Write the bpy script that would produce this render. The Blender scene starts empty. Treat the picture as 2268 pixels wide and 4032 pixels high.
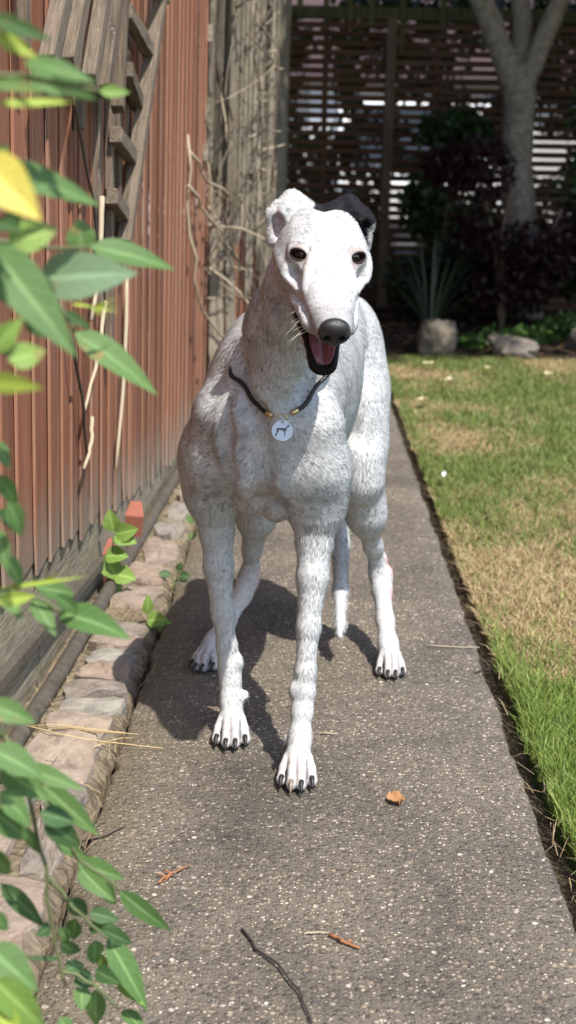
import bpy, bmesh, math, random
import numpy as np
from mathutils import Vector, Matrix, noise as mnoise

random.seed(7)
rng = np.random.default_rng(7)
scene = bpy.context.scene
col = scene.collection

# ------------------------------------------------------------------ camera, sky, sun, exposure
CAM_H = 0.86
cam_data = bpy.data.cameras.new('camera')
cam = bpy.data.objects.new('camera', cam_data)
col.objects.link(cam)
cam.matrix_world = Matrix(((0.99964, -0.02389, 0.01252, 0.0),
                           (0.01766, 0.22886, -0.97330, 0.0),
                           (0.02038, 0.97317, 0.22920, CAM_H),
                           (0, 0, 0, 1)))
cam_data.sensor_fit = 'VERTICAL'
cam_data.sensor_height = 36.0
cam_data.lens = 48.9
cam_data.clip_start = 0.05
cam_data.clip_end = 400.0
cam_data.dof.use_dof = True
cam_data.dof.focus_distance = 1.93
cam_data.dof.aperture_fstop = 6.3
scene.camera = cam

SUN_TO = Vector((0.31, -0.54, 1.0)).normalized()      # towards the sun
world = bpy.data.worlds.new('World')
scene.world = world
world.use_nodes = True
wn = world.node_tree
sky = wn.nodes.new('ShaderNodeTexSky')
sky.sky_type = 'NISHITA'
sky.sun_disc = False
sky.sun_elevation = math.asin(SUN_TO.z)
sky.sun_rotation = math.atan2(SUN_TO.x, SUN_TO.y)
wn.links.new(sky.outputs[0], wn.nodes['Background'].inputs[0])
wn.nodes['Background'].inputs[1].default_value = 0.13

sun_data = bpy.data.lights.new('sun', 'SUN')
sun_data.energy = 3.3
sun_data.angle = math.radians(0.53)
sun_data.color = (1.0, 0.95, 0.87)
sun = bpy.data.objects.new('sun', sun_data)
col.objects.link(sun)
sun.rotation_euler = SUN_TO.to_track_quat('Z', 'Y').to_euler()

scene.view_settings.view_transform = 'Standard'
scene.view_settings.look = 'None'
scene.view_settings.exposure = 1.06
scene.view_settings.gamma = 1.0
scene.view_settings.use_curve_mapping = False
scene.render.engine = 'CYCLES'
scene.cycles.use_denoising = True
scene.cycles.max_bounces = 8
scene.cycles.transparent_max_bounces = 8

# ------------------------------------------------------------------ helpers
def tag(o, label=None, cat=None, group=None, kind=None):
    if label: o['label'] = label
    if cat: o['category'] = cat
    if group: o['group'] = group
    if kind: o['kind'] = kind
    return o

def empty(name, loc=(0, 0, 0)):
    o = bpy.data.objects.new(name, None)
    o.location = loc
    o.empty_display_size = 0.05
    col.objects.link(o)
    return o

def put(name, me, mat=None, parent=None, loc=None):
    """link a mesh as one object; vertices are in world space, so a parented object gets the inverse offset"""
    o = bpy.data.objects.new(name, me)
    col.objects.link(o)
    if mat is not None and len(me.materials) == 0:
        me.materials.append(mat)
    if parent is not None:
        o.parent = parent
        o.matrix_parent_inverse = Matrix.Translation(-Vector(parent_loc(parent)))
    if loc is not None:
        o.location = loc
    return o

def parent_loc(p):
    v = Vector(p.location)
    while p.parent is not None:
        v = v + Vector(p.parent.location) - Vector(parent_loc(p.parent))
        p = p.parent
    return v

def mesh(name, verts, faces, smooth=False):
    me = bpy.data.meshes.new(name)
    me.from_pydata([tuple(v) for v in verts], [], [tuple(f) for f in faces])
    if smooth:
        me.shade_smooth()
    me.update()
    return me

def np_mesh(name, V, F, smooth=True):
    """fast mesh from numpy arrays (F is n x 3 or n x 4)"""
    me = bpy.data.meshes.new(name)
    n, k = F.shape
    me.vertices.add(len(V)); me.vertices.foreach_set('co', np.asarray(V, np.float32).ravel())
    me.loops.add(n * k); me.loops.foreach_set('vertex_index', np.asarray(F, np.int32).ravel())
    me.polygons.add(n); me.polygons.foreach_set('loop_start', np.arange(0, n * k, k, dtype=np.int32))
    me.update(calc_edges=True)
    if smooth:
        me.shade_smooth()
    return me

def set_col(me, name, rgb, domain='POINT'):
    a = me.attributes.new(name, 'FLOAT_COLOR', domain)
    n = len(rgb)
    c = np.ones((n, 4), np.float32); c[:, :3] = rgb
    a.data.foreach_set('color', c.ravel())

def frame_of(d):
    d = Vector(d).normalized()
    a = Vector((0, 0, 1)) if abs(d.z) < 0.9 else Vector((1, 0, 0))
    x = d.cross(a).normalized()
    return x, d.cross(x).normalized(), d

def tube_arrays(pts, radii, n=6, cap=True):
    pts = [Vector(p) for p in pts]
    V, F = [], []
    x = None
    for i, p in enumerate(pts):
        d = (pts[min(i + 1, len(pts) - 1)] - pts[max(i - 1, 0)]).normalized()
        if x is None:
            x, y, _ = frame_of(d)
        else:
            x = (x - d * x.dot(d)).normalized()
            y = d.cross(x)
        r = radii[i] if hasattr(radii, '__len__') else radii
        for k in range(n):
            a = 2 * math.pi * k / n
            V.append(p + x * (r * math.cos(a)) + y * (r * math.sin(a)))
    for i in range(len(pts) - 1):
        for k in range(n):
            a, b = i * n + k, i * n + (k + 1) % n
            F.append((a, b, b + n, a + n))
    if cap:
        F.append(tuple(range(n - 1, -1, -1)))
        F.append(tuple(range((len(pts) - 1) * n, len(pts) * n)))
    return V, F

def tube(name, pts, radii, mat, parent=None, n=6):
    V, F = tube_arrays(pts, radii, n)
    return put(name, mesh(name, V, F, True), mat, parent)

def merge(parts):
    V, F = [], []
    for v, f in parts:
        o = len(V)
        V += list(v)
        F += [tuple(i + o for i in q) for q in f]
    return V, F

def box_arrays(c, ex, ey, ez):
    """box from centre and three half-extent vectors"""
    c, ex, ey, ez = Vector(c), Vector(ex), Vector(ey), Vector(ez)
    V = [c + ex * i + ey * j + ez * k for k in (-1, 1) for j in (-1, 1) for i in (-1, 1)]
    F = [(0, 2, 3, 1), (4, 5, 7, 6), (0, 1, 5, 4), (2, 6, 7, 3), (0, 4, 6, 2), (1, 3, 7, 5)]
    return V, F

def bevel_me(me, w, seg=1):
    bm = bmesh.new(); bm.from_mesh(me)
    bmesh.ops.bevel(bm, geom=bm.edges[:], offset=w, segments=seg, profile=0.6, affect='EDGES')
    bm.to_mesh(me); bm.free()
    return me

# ------------------------------------------------------------------ node helpers
class NT:
    def __init__(self, name):
        self.m = bpy.data.materials.new(name)
        self.m.use_nodes = True
        self.t = self.m.node_tree
        self.b = self.t.nodes['Principled BSDF']
        self.out = self.t.nodes['Material Output']
    def n(self, typ, **kw):
        nd = self.t.nodes.new('ShaderNode' + typ)
        for k, v in kw.items():
            setattr(nd, k, v)
        return nd
    def l(self, a, b):
        self.t.links.new(a, b)
    def val(self, sock, v):
        if hasattr(v, 'is_linked'):
            self.l(v, sock)
        else:
            sock.default_value = v
    def coord(self, kind='Object', scale=(1, 1, 1)):
        c = self.n('TexCoord').outputs[kind]
        if tuple(scale) != (1, 1, 1):
            m = self.n('Mapping'); m.inputs['Scale'].default_value = scale
            self.l(c, m.inputs[0]); c = m.outputs[0]
        return c
    def geo(self, scale=(1, 1, 1)):
        c = self.n('NewGeometry').outputs['Position']
        m = self.n('Mapping'); m.inputs['Scale'].default_value = scale
        self.l(c, m.inputs[0])
        return m.outputs[0]
    def noise(self, vec, scale, detail=4, rough=0.55, out='Fac', dist=0.0):
        nd = self.n('TexNoise'); self.l(vec, nd.inputs['Vector'])
        nd.inputs['Scale'].default_value = scale; nd.inputs['Detail'].default_value = detail
        nd.inputs['Roughness'].default_value = rough; nd.inputs['Distortion'].default_value = dist
        return nd.outputs[out]
    def voro(self, vec, scale, feature='F1', out='Distance', rand=1.0):
        nd = self.n('TexVoronoi', feature=feature); self.l(vec, nd.inputs['Vector'])
        nd.inputs['Scale'].default_value = scale; nd.inputs['Randomness'].default_value = rand
        return nd.outputs[out]
    def ramp(self, fac, stops, interp='LINEAR'):
        nd = self.n('ValToRGB'); self.l(fac, nd.inputs[0])
        cr = nd.color_ramp; cr.interpolation = interp
        while len(cr.elements) < len(stops): cr.elements.new(0.5)
        for e, (p, c) in zip(cr.elements, stops):
            e.position = p
            e.color = (c, c, c, 1) if not hasattr(c, '__len__') else (*c, 1)
        return nd.outputs[0]
    def mix(self, fac, a, b, blend='MIX'):
        nd = self.n('Mix', data_type='RGBA', blend_type=blend)
        self.val(nd.inputs[0], fac)
        for s, v in ((nd.inputs[6], a), (nd.inputs[7], b)):
            self.val(s, v if hasattr(v, 'is_linked') else ((*v, 1) if len(v) == 3 else v))
        return nd.outputs[2]
    def math(self, op, a, b=0.0):
        nd = self.n('Math', operation=op); self.val(nd.inputs[0], a); self.val(nd.inputs[1], b)
        return nd.outputs[0]
    def attr(self, name, out='Color', typ='GEOMETRY'):
        return self.n('Attribute', attribute_name=name, attribute_type=typ).outputs[out]
    def rand(self):
        return self.n('ObjectInfo').outputs['Random']
    def bump(self, h, strength=0.5, dist=0.01, normal=None):
        nd = self.n('Bump'); self.l(h, nd.inputs['Height'])
        nd.inputs['Strength'].default_value = strength; nd.inputs['Distance'].default_value = dist
        if normal is not None: self.l(normal, nd.inputs['Normal'])
        return nd.outputs[0]
    def done(self, color=None, rough=None, normal=None, spec=None, **kw):
        if color is not None:
            self.val(self.b.inputs['Base Color'], color if hasattr(color, 'is_linked') else (*color, 1))
        if rough is not None: self.val(self.b.inputs['Roughness'], rough)
        if normal is not None: self.l(normal, self.b.inputs['Normal'])
        if spec is not None: self.val(self.b.inputs['Specular IOR Level'], spec)
        for k, v in kw.items(): self.val(self.b.inputs[k], v)
        return self.m

def flat(name, c, rough=0.6, **kw):
    return NT(name).done(color=c, rough=rough, **kw)
# ================================================================== materials of the setting
def mat_path():
    t = NT('aggregate_concrete')
    g = t.geo()
    warp = t.n('VectorMath', operation='ADD')
    t.l(g, warp.inputs[0])
    nz = t.n('TexNoise'); t.l(g, nz.inputs['Vector']); nz.inputs['Scale'].default_value = 60; nz.inputs['Detail'].default_value = 2
    sc = t.n('VectorMath', operation='SCALE'); t.l(nz.outputs['Color'], sc.inputs[0]); sc.inputs['Scale'].default_value = 0.006
    t.l(sc.outputs[0], warp.inputs[1]); w = warp.outputs[0]
    big = t.n('TexVoronoi', feature='F1'); t.l(w, big.inputs['Vector']); big.inputs['Scale'].default_value = 110
    sep = t.n('SeparateColor'); t.l(big.outputs['Color'], sep.inputs[0])
    small = t.n('TexVoronoi', feature='F1'); t.l(w, small.inputs['Vector']); small.inputs['Scale'].default_value = 230
    sep2 = t.n('SeparateColor'); t.l(small.outputs['Color'], sep2.inputs[0])
    peb = t.ramp(sep.outputs[0], [(0.0, (0.070, 0.058, 0.050)), (0.26, (0.150, 0.122, 0.098)), (0.48, (0.235, 0.185, 0.140)), (0.66, (0.105, 0.096, 0.090)), (0.80, (0.26, 0.215, 0.17)), (0.94, (0.36, 0.32, 0.27)), (0.985, (0.52, 0.47, 0.41))], 'CONSTANT')
    peb2 = t.ramp(sep2.outputs[0], [(0.0, (0.070, 0.060, 0.050)), (0.34, (0.165, 0.138, 0.110)), (0.66, (0.105, 0.092, 0.080)), (0.84, (0.33, 0.28, 0.22)), (0.94, (0.46, 0.41, 0.34))], 'CONSTANT')
    inb = t.ramp(big.outputs['Distance'], [(0.30, 1.0), (0.46, 0.0)])
    ins = t.ramp(small.outputs['Distance'], [(0.32, 1.0), (0.50, 0.0)])
    cem = t.mix(t.noise(g, 9, 5), (0.072, 0.062, 0.051), (0.145, 0.125, 0.100))
    c = t.mix(ins, cem, peb2)
    pick = t.math('MULTIPLY', inb, t.math('GREATER_THAN', sep.outputs[1], t.ramp(t.noise(g, 7, 5, 0.65), [(0.35, 0.75), (0.65, 0.25)])))
    c = t.mix(pick, c, peb)
    stain = t.ramp(t.noise(g, 3.0, 8, 0.68, dist=0.4), [(0.28, (0.66, 0.66, 0.66)), (0.50, (1.15, 1.13, 1.09)), (0.72, (1.62, 1.58, 1.50))])
    c = t.mix(1.0, c, stain, 'MULTIPLY')
    # ochre dust and lichen along the broken edge beside the stones
    sx = t.n('SeparateXYZ'); t.l(g, sx.inputs[0])
    edge = t.n('MapRange'); t.l(t.math('ADD', sx.outputs[0], t.math('MULTIPLY', t.noise(g, 14, 5), 0.20)), edge.inputs[0])
    edge.inputs[1].default_value = -0.06; edge.inputs[2].default_value = -0.19; edge.inputs[3].default_value = 0.0; edge.inputs[4].default_value = 0.55
    c = t.mix(edge.outputs[0], c, t.mix(t.noise(g, 40, 3), (0.20, 0.16, 0.10), (0.12, 0.10, 0.06)))
    h = t.math('ADD', t.math('MULTIPLY', inb, 0.8), t.math('ADD', t.math('MULTIPLY', ins, 0.5), t.math('MULTIPLY', t.noise(g, 30, 5), 0.8)))
    return t.done(color=c, rough=t.ramp(t.noise(g, 50), [(0.3, 0.62), (0.7, 0.9)]), normal=t.bump(h, 0.75, 0.0035), spec=0.35)

def mat_soil(name, a, b, scale=30):
    t = NT(name); g = t.geo()
    n = t.noise(g, scale, 8, 0.7); v = t.voro(g, scale * 3)
    return t.done(color=t.mix(t.ramp(n, [(0.35, 0.0), (0.68, 1.0)]), a, b), rough=0.95, normal=t.bump(t.math('ADD', n, t.math('MULTIPLY', v, 0.5)), 0.9, 0.02), spec=0.1)

def mat_stone(name, cols, sc=1.0):
    t = NT(name); g = t.geo(); r = t.rand()
    n = t.noise(g, 24 * sc, 8, 0.68); m = t.noise(g, 120 * sc, 4, 0.7)
    base = t.ramp(r, [(i / len(cols), c) for i, c in enumerate(cols)], 'CONSTANT')
    c = t.mix(t.ramp(n, [(0.30, 0.0), (0.72, 1.0)]), t.mix(1.0, base, (0.62, 0.60, 0.58), 'MULTIPLY'), t.mix(1.0, base, (1.25, 1.20, 1.15), 'MULTIPLY'))
    c = t.mix(t.ramp(m, [(0.55, 0.0), (0.70, 0.5)]), c, (0.36, 0.34, 0.30))
    c = t.mix(t.ramp(t.noise(g, 14 * sc, 6, 0.6, dist=0.6), [(0.60, 0.0), (0.70, 0.45)]), c, (0.25, 0.24, 0.15))
    return t.done(color=c, rough=0.88, normal=t.bump(t.math('ADD', n, t.math('MULTIPLY', m, 0.6)), 0.9, 0.006), spec=0.25)

def mat_fence():
    """red-brown stain on rough-sawn boards, worn to grey where the ends stand in the wet"""
    t = NT('stained_boards'); r = t.rand()
    g = t.geo()
    gr = t.n('Mapping'); t.l(g, gr.inputs[0]); gr.inputs['Scale'].default_value = (1.0, 1.0, 0.035)
    off = t.n('VectorMath', operation='ADD'); t.l(gr.outputs[0], off.inputs[0])
    cb = t.n('CombineXYZ'); t.l(t.math('MULTIPLY', r, 7.0), cb.inputs[2]); t.l(cb.outputs[0], off.inputs[1]); v = off.outputs[0]
    grain = t.noise(v, 190, 5, 0.7)
    broad = t.noise(v, 16, 5, 0.65)
    base = t.mix(t.ramp(r, [(0.0, 0.0), (1.0, 1.0)]), (0.180, 0.068, 0.038), (0.360, 0.146, 0.082))
    c = t.mix(t.ramp(grain, [(0.30, 0.0), (0.62, 1.0)]), t.mix(1.0, base, (0.55, 0.50, 0.48), 'MULTIPLY'), base)
    c = t.mix(t.ramp(broad, [(0.42, 0.0), (0.75, 0.55)]), c, (0.42, 0.215, 0.125))
    # rubbed pale streaks
    c = t.mix(t.math('MULTIPLY', t.ramp(t.noise(v, 75, 4, 0.7), [(0.60, 0.0), (0.72, 0.7)]), t.ramp(t.noise(g, 3.2, 3), [(0.45, 0.0), (0.65, 1.0)])), c, (0.52, 0.41, 0.31))
    arris = t.math('MULTIPLY', t.ramp(t.attr('arris', 'Fac'), [(0.95, 0.0), (0.99, 0.35)]), t.ramp(t.noise(v, 30, 5, 0.7), [(0.38, 0.15), (0.62, 1.0)]))
    c = t.mix(arris, c, (0.44, 0.31, 0.22))
    hgt = t.attr('weather', 'Fac')
    wear = t.ramp(t.math('ADD', hgt, t.math('MULTIPLY', t.math('SUBTRACT', t.noise(v, 22, 5, 0.7), 0.5), 0.75)), [(0.55, 0.0), (0.95, 0.80)])
    grey = t.mix(grain, (0.13, 0.105, 0.080), (0.36, 0.30, 0.24))
    c = t.mix(wear, c, grey)
    return t.done(color=c, rough=0.8, normal=t.bump(t.math('ADD', grain, t.math('MULTIPLY', broad, 0.4)), 0.55, 0.004), spec=0.25)

def mat_oldwood(name, lo, hi, moss=(0.10, 0.11, 0.06), mossy=0.35, axis=(1.0, 1.0, 0.06)):
    t = NT(name); r = t.rand()
    g = t.geo()
    gr = t.n('Mapping'); gr.inputs['Scale'].default_value = (1, 1, 0.06) if axis is None else axis
    if axis is None: t.l(t.attr('grain', 'Vector'), gr.inputs[0])      # along the batten, however it leans
    else: t.l(g, gr.inputs[0])
    grain = t.noise(gr.outputs[0], 210, 6, 0.72)
    broad = t.noise(gr.outputs[0], 45, 4, 0.6)
    c = t.mix(t.ramp(grain, [(0.32, 0.0), (0.66, 1.0)]), lo, hi)
    c = t.mix(1.0, c, t.ramp(r, [(0.0, (0.70, 0.66, 0.62)), (0.5, (1.0, 0.97, 0.92)), (1.0, (1.18, 1.14, 1.10))]), 'MULTIPLY')
    c = t.mix(t.ramp(broad, [(0.45, 0.0), (0.75, 0.5)]), c, (0.20, 0.15, 0.11))
    c = t.mix(t.ramp(t.noise(g, 26, 6, 0.7), [(0.52, 0.0), (0.66, mossy)]), c, moss)
    c = t.mix(t.ramp(t.noise(g, 95, 5, 0.7), [(0.62, 0.0), (0.70, mossy * 1.4)]), c, (0.52, 0.50, 0.44))
    return t.done(color=c, rough=0.9, normal=t.bump(t.math('ADD', grain, broad), 0.8, 0.005), spec=0.2)

def mat_leaf(name, a, b, rough=0.58, trans=0.25):
    """leaf with a pale midrib and side veins (attributes rib and vein), blemishes and a slightly raised blade"""
    t = NT(name); r = t.rand()
    g = t.geo()
    c = t.mix(t.math('ADD', t.math('MULTIPLY', r, 0.7), t.math('MULTIPLY', t.noise(g, 60, 3), 0.4)), a, b)
    c = t.mix(t.ramp(t.noise(g, 210, 4, 0.7), [(0.60, 0.0), (0.72, 0.35)]), c, tuple(0.5 * (x + 0.12) for x in a))
    v = t.attr('vein', 'Fac')
    line = t.ramp(t.math('ABSOLUTE', t.math('SUBTRACT', t.math('FRACT', v), 0.5)), [(0.0, 0.28), (0.12, 0.0)])
    rib = t.ramp(t.attr('rib', 'Fac'), [(0.80, 0.0), (0.95, 0.8)])
    pale = t.math('MAXIMUM', line, rib)
    c = t.mix(pale, c, tuple(min(1.0, x * 1.5 + 0.03) for x in b))
    c = t.mix(t.ramp(t.math('ADD', t.noise(g, 90, 4, 0.7), t.math('MULTIPLY', r, 0.10)), [(0.70, 0.0), (0.74, 0.8)]), c, (0.26, 0.19, 0.07))
    h = t.math('SUBTRACT', t.math('MULTIPLY', t.noise(g, 160, 3), 0.5), pale)
    t.done(color=c, rough=rough, normal=t.bump(h, 0.35, 0.002), spec=0.35)
    tr = t.n('BsdfTranslucent'); mx = t.n('MixShader'); mx.inputs[0].default_value = trans
    t.l(t.mix(1.0, c, (1.3, 1.4, 0.6), 'MULTIPLY'), tr.inputs[0])
    t.l(t.b.outputs[0], mx.inputs[1]); t.l(tr.outputs[0], mx.inputs[2]); t.l(mx.outputs[0], t.out.inputs[0])
    return t.m

def mat_leafcol(name, trans=0.25, rough=0.5):
    """leaf colour from a per-face attribute"""
    t = NT(name)
    c = t.attr('tint')
    t.done(color=c, rough=rough, spec=0.3)
    tr = t.n('BsdfTranslucent'); mx = t.n('MixShader'); mx.inputs[0].default_value = trans
    t.l(c, tr.inputs[0]); t.l(t.b.outputs[0], mx.inputs[1]); t.l(tr.outputs[0], mx.inputs[2]); t.l(mx.outputs[0], t.out.inputs[0])
    return t.m

M_PATH = mat_path()
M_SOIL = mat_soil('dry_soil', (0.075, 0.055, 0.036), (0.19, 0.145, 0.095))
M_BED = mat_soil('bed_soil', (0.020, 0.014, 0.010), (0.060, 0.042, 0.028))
M_MORTAR = mat_soil('old_mortar', (0.145, 0.115, 0.078), (0.30, 0.245, 0.175), 22)
M_STONE = mat_stone('pink_grey_stone', [(0.285, 0.230, 0.190), (0.250, 0.230, 0.205), (0.320, 0.265, 0.215), (0.225, 0.195, 0.170), (0.300, 0.235, 0.190), (0.285, 0.275, 0.245)])
M_ROCK = mat_stone('bed_rock', [(0.15, 0.13, 0.10), (0.18, 0.16, 0.13)], 0.5)
M_FENCE = mat_fence()
M_GREYWOOD = mat_oldwood('weathered_trellis_wood', (0.075, 0.058, 0.045), (0.25, 0.205, 0.160), mossy=0.30, axis=None)
M_SILVER = mat_oldwood('silvered_split_wood', (0.085, 0.076, 0.060), (0.36, 0.33, 0.265), mossy=0.40, axis=None)
M_GRAVELBOARD = mat_oldwood('mossy_gravel_board', (0.12, 0.11, 0.082), (0.34, 0.31, 0.245), moss=(0.12, 0.125, 0.05), mossy=0.6, axis=(1.0, 0.06, 1.0))
M_DARKWOOD = mat_oldwood('dark_brown_slats', (0.055, 0.027, 0.016), (0.150, 0.076, 0.043), mossy=0.10, axis=(0.06, 1.0, 1.0))
M_POST = mat_oldwood('brown_post', (0.085, 0.060, 0.042), (0.20, 0.145, 0.10), moss=(0.06, 0.065, 0.03), mossy=0.25)
M_GREENWOOD = mat_oldwood('green_stained_batten', (0.045, 0.045, 0.020), (0.110, 0.105, 0.048), moss=(0.06, 0.075, 0.02), mossy=0.4)
M_DRY = flat('dry_stem', (0.40, 0.33, 0.23), 0.8)
M_DRYDARK = flat('dark_dry_stem', (0.10, 0.075, 0.055), 0.85)
M_BLACK = NT('black_pipe'); M_BLACK = M_BLACK.done(color=M_BLACK.mix(M_BLACK.noise(M_BLACK.geo(), 45, 6), (0.016, 0.015, 0.014), (0.15, 0.125, 0.095)), rough=0.6)

# ================================================================== ground, path, lawn, bed
def sheet(name, x0, x1, y0, y1, nx, ny, zf, mat, kind='structure', parent=None):
    xs, ys = np.linspace(x0, x1, nx), np.linspace(y0, y1, ny)
    V = [(x, y, zf(x, y)) for y in ys for x in xs]
    F = [(j*nx+i, j*nx+i+1, (j+1)*nx+i+1, (j+1)*nx+i) for j in range(ny-1) for i in range(nx-1)]
    o = put(name, mesh(name, V, F, True), mat, parent)
    if parent is None: tag(o, kind=kind)
    return o
def nz(x, y, s, o=0.0): return mnoise.noise(Vector((x * s + o, y * s - o, o)))

sheet('ground', -150, 150, -120, 250, 2, 2, lambda x, y: -0.055, M_SOIL)

PX0, PX1 = -0.280, 0.335
path = empty('path', (0, 3.5, 0)); tag(path, kind='structure')
joints = [-2.30, 0.56, 3.42, 6.28, 7.45]
for a, b in zip(joints[:-1], joints[1:]):
    n = 200
    ys = np.linspace(a + 0.0015, b - 0.0015, n)
    xs = [PX0, PX0 + 0.006] + list(np.linspace(PX0 + 0.06, PX1 - 0.05, 6)) + [PX1 - 0.005, PX1]
    V, F = [], []
    m = len(xs)
    for y in ys:
        wl = 0.007 * nz(0, y, 9, 3) + 0.006 * nz(0, y, 34, 8)
        wr = 0.007 * nz(1, y, 6, 5) + 0.005 * nz(1, y, 30, 1) + 0.003 * nz(1, y, 90, 4)
        for i, x in enumerate(xs):
            xx = x + (wl if i < 2 else 0) + (wr if i > m - 3 else 0)
            z = (-0.006 if i in (0, m - 1) else 0.0)
            V.append((xx, y, z))
    for j in range(n - 1):
        for i in range(m - 1):
            F.append((j*m+i, j*m+i+1, (j+1)*m+i+1, (j+1)*m+i))
    base = len(V)
    ring = [j*m for j in range(n)] + [(n-1)*m+i for i in range(1, m)] + [j*m+m-1 for j in range(n-2, -1, -1)] + [i for i in range(m-2, 0, -1)]
    for k in ring: V.append((V[k][0], V[k][1], -0.07))
    L = len(ring)
    for q in range(L):
        a_, b_ = ring[q], ring[(q+1) % L]
        F.append((a_, b_, base + (q+1) % L, base + q))
    put('slab', mesh('slab', V, F, True), M_PATH, path)

FX = lambda y: -0.466 + 0.030 * (y - 2.0)            # foot of the boarded fence
def strip_z(x, y):
    return -0.004 + 0.010 * nz(x, y, 13, 2) + 0.006 * nz(x, y, 42, 7) - (0.014 if x > PX0 - 0.018 else 0)
xs = list(np.linspace(0, 1, 14)) + [1.012]
V, F = [], []
ys = np.linspace(-1.2, 7.4, 330)
for y in ys:
    x0, x1 = FX(y) - 0.06, PX0 - 0.010 + 0.006 * nz(3, y, 16) + 0.004 * nz(4, y, 50)
    for k in xs:
        x = x0 + (x1 - x0) * min(k, 1.0)
        V.append((x, y, strip_z(x, y) if k <= 1 else -0.07))
m = len(xs)
for j in range(len(ys) - 1):
    for i in range(m - 1):
        F.append((j*m+i, j*m+i+1, (j+1)*m+i+1, (j+1)*m+i))
edging = put('edging_strip', mesh('edging_strip', V, F, True), M_MORTAR); tag(edging, kind='structure')

def rock_mesh(name, rx, ry, rz, seed, power=3.2, rough=0.16, sub=3):
    bm = bmesh.new(); bmesh.ops.create_icosphere(bm, subdivisions=sub, radius=1.0)
    o = Vector((seed * 3.17, seed * 1.71, seed * 0.77))
    for v in bm.verts:
        d = v.co.copy()
        e = (abs(d.x) ** power + abs(d.y) ** power + abs(d.z) ** power) ** (1 / power)
        d = d / e
        n = mnoise.noise(d * 1.3 + o) + 0.5 * mnoise.noise(d * 3.1 + o) + 0.25 * mnoise.noise(d * 7.0 + o)
        d = d * (1 + rough * n)
        v.co = Vector((d.x * rx, d.y * ry, d.z * rz))
    me = bpy.data.meshes.new(name); bm.to_mesh(me); bm.free(); me.shade_smooth()
    return me

def sett_mesh(w, l, h, seed):
    """flat broken stone: irregular outline, chamfered rim, uneven split top"""
    rr = random.Random(seed)
    out = []
    n = 14
    ph = rr.uniform(0, 6)
    for k in range(n):
        a = 2 * math.pi * k / n
        c, s_ = math.cos(a), math.sin(a)
        e = (abs(c) ** 5 + abs(s_) ** 5) ** 0.2
        q = 1 + 0.08 * math.sin(2 * a + ph) + 0.05 * math.sin(3 * a + 2 * ph) + rr.uniform(-0.07, 0.07)
        out.append(Vector((c / e * w * q, s_ / e * l * q, 0)))
    tilt = Vector((rr.uniform(-0.08, 0.08), rr.uniform(-0.10, 0.10)))
    V, F = [], []
    for f_, z in ((1.04, -h), (1.01, 0.000), (0.975, 0.008), (0.62, 0.010), (0.25, 0.010)):
        for p in out:
            z_ = z + (tilt.x * p.x + tilt.y * p.y + rr.uniform(-0.0028, 0.0028) + 0.006 * mnoise.noise(Vector((p.x * 22 * f_ + seed, p.y * 22 * f_, seed)))) * (z > -h)
            V.append((p.x * f_ + rr.uniform(-1, 1) * 0.0025, p.y * f_ + rr.uniform(-1, 1) * 0.0025, z_))
    V.append((0, 0, 0.010))
    for r in range(4):
        for k in range(n):
            a, b = r * n + k, r * n + (k + 1) % n
            F.append((a, b, b + n, a + n))
    for k in range(n): F.append((4 * n + k, 4 * n + (k + 1) % n, 5 * n))
    return mesh('stone', V, F, False)
rs = random.Random(21)
y = 0.9; k = 0
while y < 5.6:
    x0, x1 = FX(y) + 0.042, PX0 - 0.026
    near = y < 1.98
    ln = rs.uniform(0.10, 0.17) if near else (rs.uniform(0.060, 0.095) if y < 2.62 else rs.uniform(0.10, 0.22))
    gap = rs.uniform(0.003, 0.010) if y < 2.62 else rs.uniform(0.008, 0.03)
    if 2.60 < y < 2.72: y += 0.10; continue
    wide = x1 - x0
    cells = [(x0, x1)] if (not near or rs.random() < 0.5) else [(x0, x0 + wide * rs.uniform(0.4, 0.6)), None]
    if len(cells) == 2: cells[1] = (cells[0][1] + 0.006, x1)
    for (a_, b_) in cells:
        a2 = a_ + rs.uniform(0.0, 0.02)
        o = put('stone', sett_mesh((b_ - a2) / 2, ln / 2, 0.05, 100 + k), M_STONE, edging, ((a2 + b_) / 2, y + ln / 2, -0.002 + rs.uniform(-0.005, 0.006)))
        o.rotation_euler = (0, 0, rs.uniform(-0.14, 0.08))
        k += 1
    y += ln + gap

# ------------------------------------------------------------------ lawn
LX = PX1 + 0.045
def lawn_edge(y): return LX + 0.014 * nz(2, y, 5, 4) + 0.008 * nz(2, y, 21, 9)
def dryness(x, y):
    """1 = straw, 0 = green; broad worn patches"""
    n = mnoise.noise(Vector((x * 1.6 + 2.3, y * 1.1, 0.3))) + 0.6 * mnoise.noise(Vector((x * 4.7, y * 3.1, 5.1))) + 0.35 * mnoise.noise(Vector((x * 13, y * 11, 9.0)))
    band = 1.15 * math.exp(-((y - 2.95) / 0.50) ** 2 - ((x - 0.50) / 0.55) ** 2) + 0.55 * math.exp(-((y - 4.05) / 0.26) ** 2) + 0.45 * math.exp(-((y - 6.2) / 0.5) ** 2 - ((x - 0.5) / 0.5) ** 2) + 0.40 * math.exp(-((y - 4.9) / 0.16) ** 2)
    near = -1.1 * max(0.0, min(1.0, (2.65 - y) / 0.50))
    return max(0.0, min(1.0, 0.5 + (n * 1.1 + band * 0.72 - 0.16 + near) * 1.0))
def mat_lawn():
    t = NT('turf'); g = t.geo()
    d = t.attr('dry', 'Fac')
    n = t.noise(g, 120, 5, 0.7)
    green = t.mix(n, (0.035, 0.050, 0.016), (0.085, 0.125, 0.034)); straw = t.mix(n, (0.16, 0.115, 0.060), (0.36, 0.275, 0.150))
    return t.done(color=t.mix(d, green, straw), rough=0.9, normal=t.bump(n, 0.8, 0.012), spec=0.1)
xs = list(np.linspace(0, 1, 40) ** 1.6 * 9.0)
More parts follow.
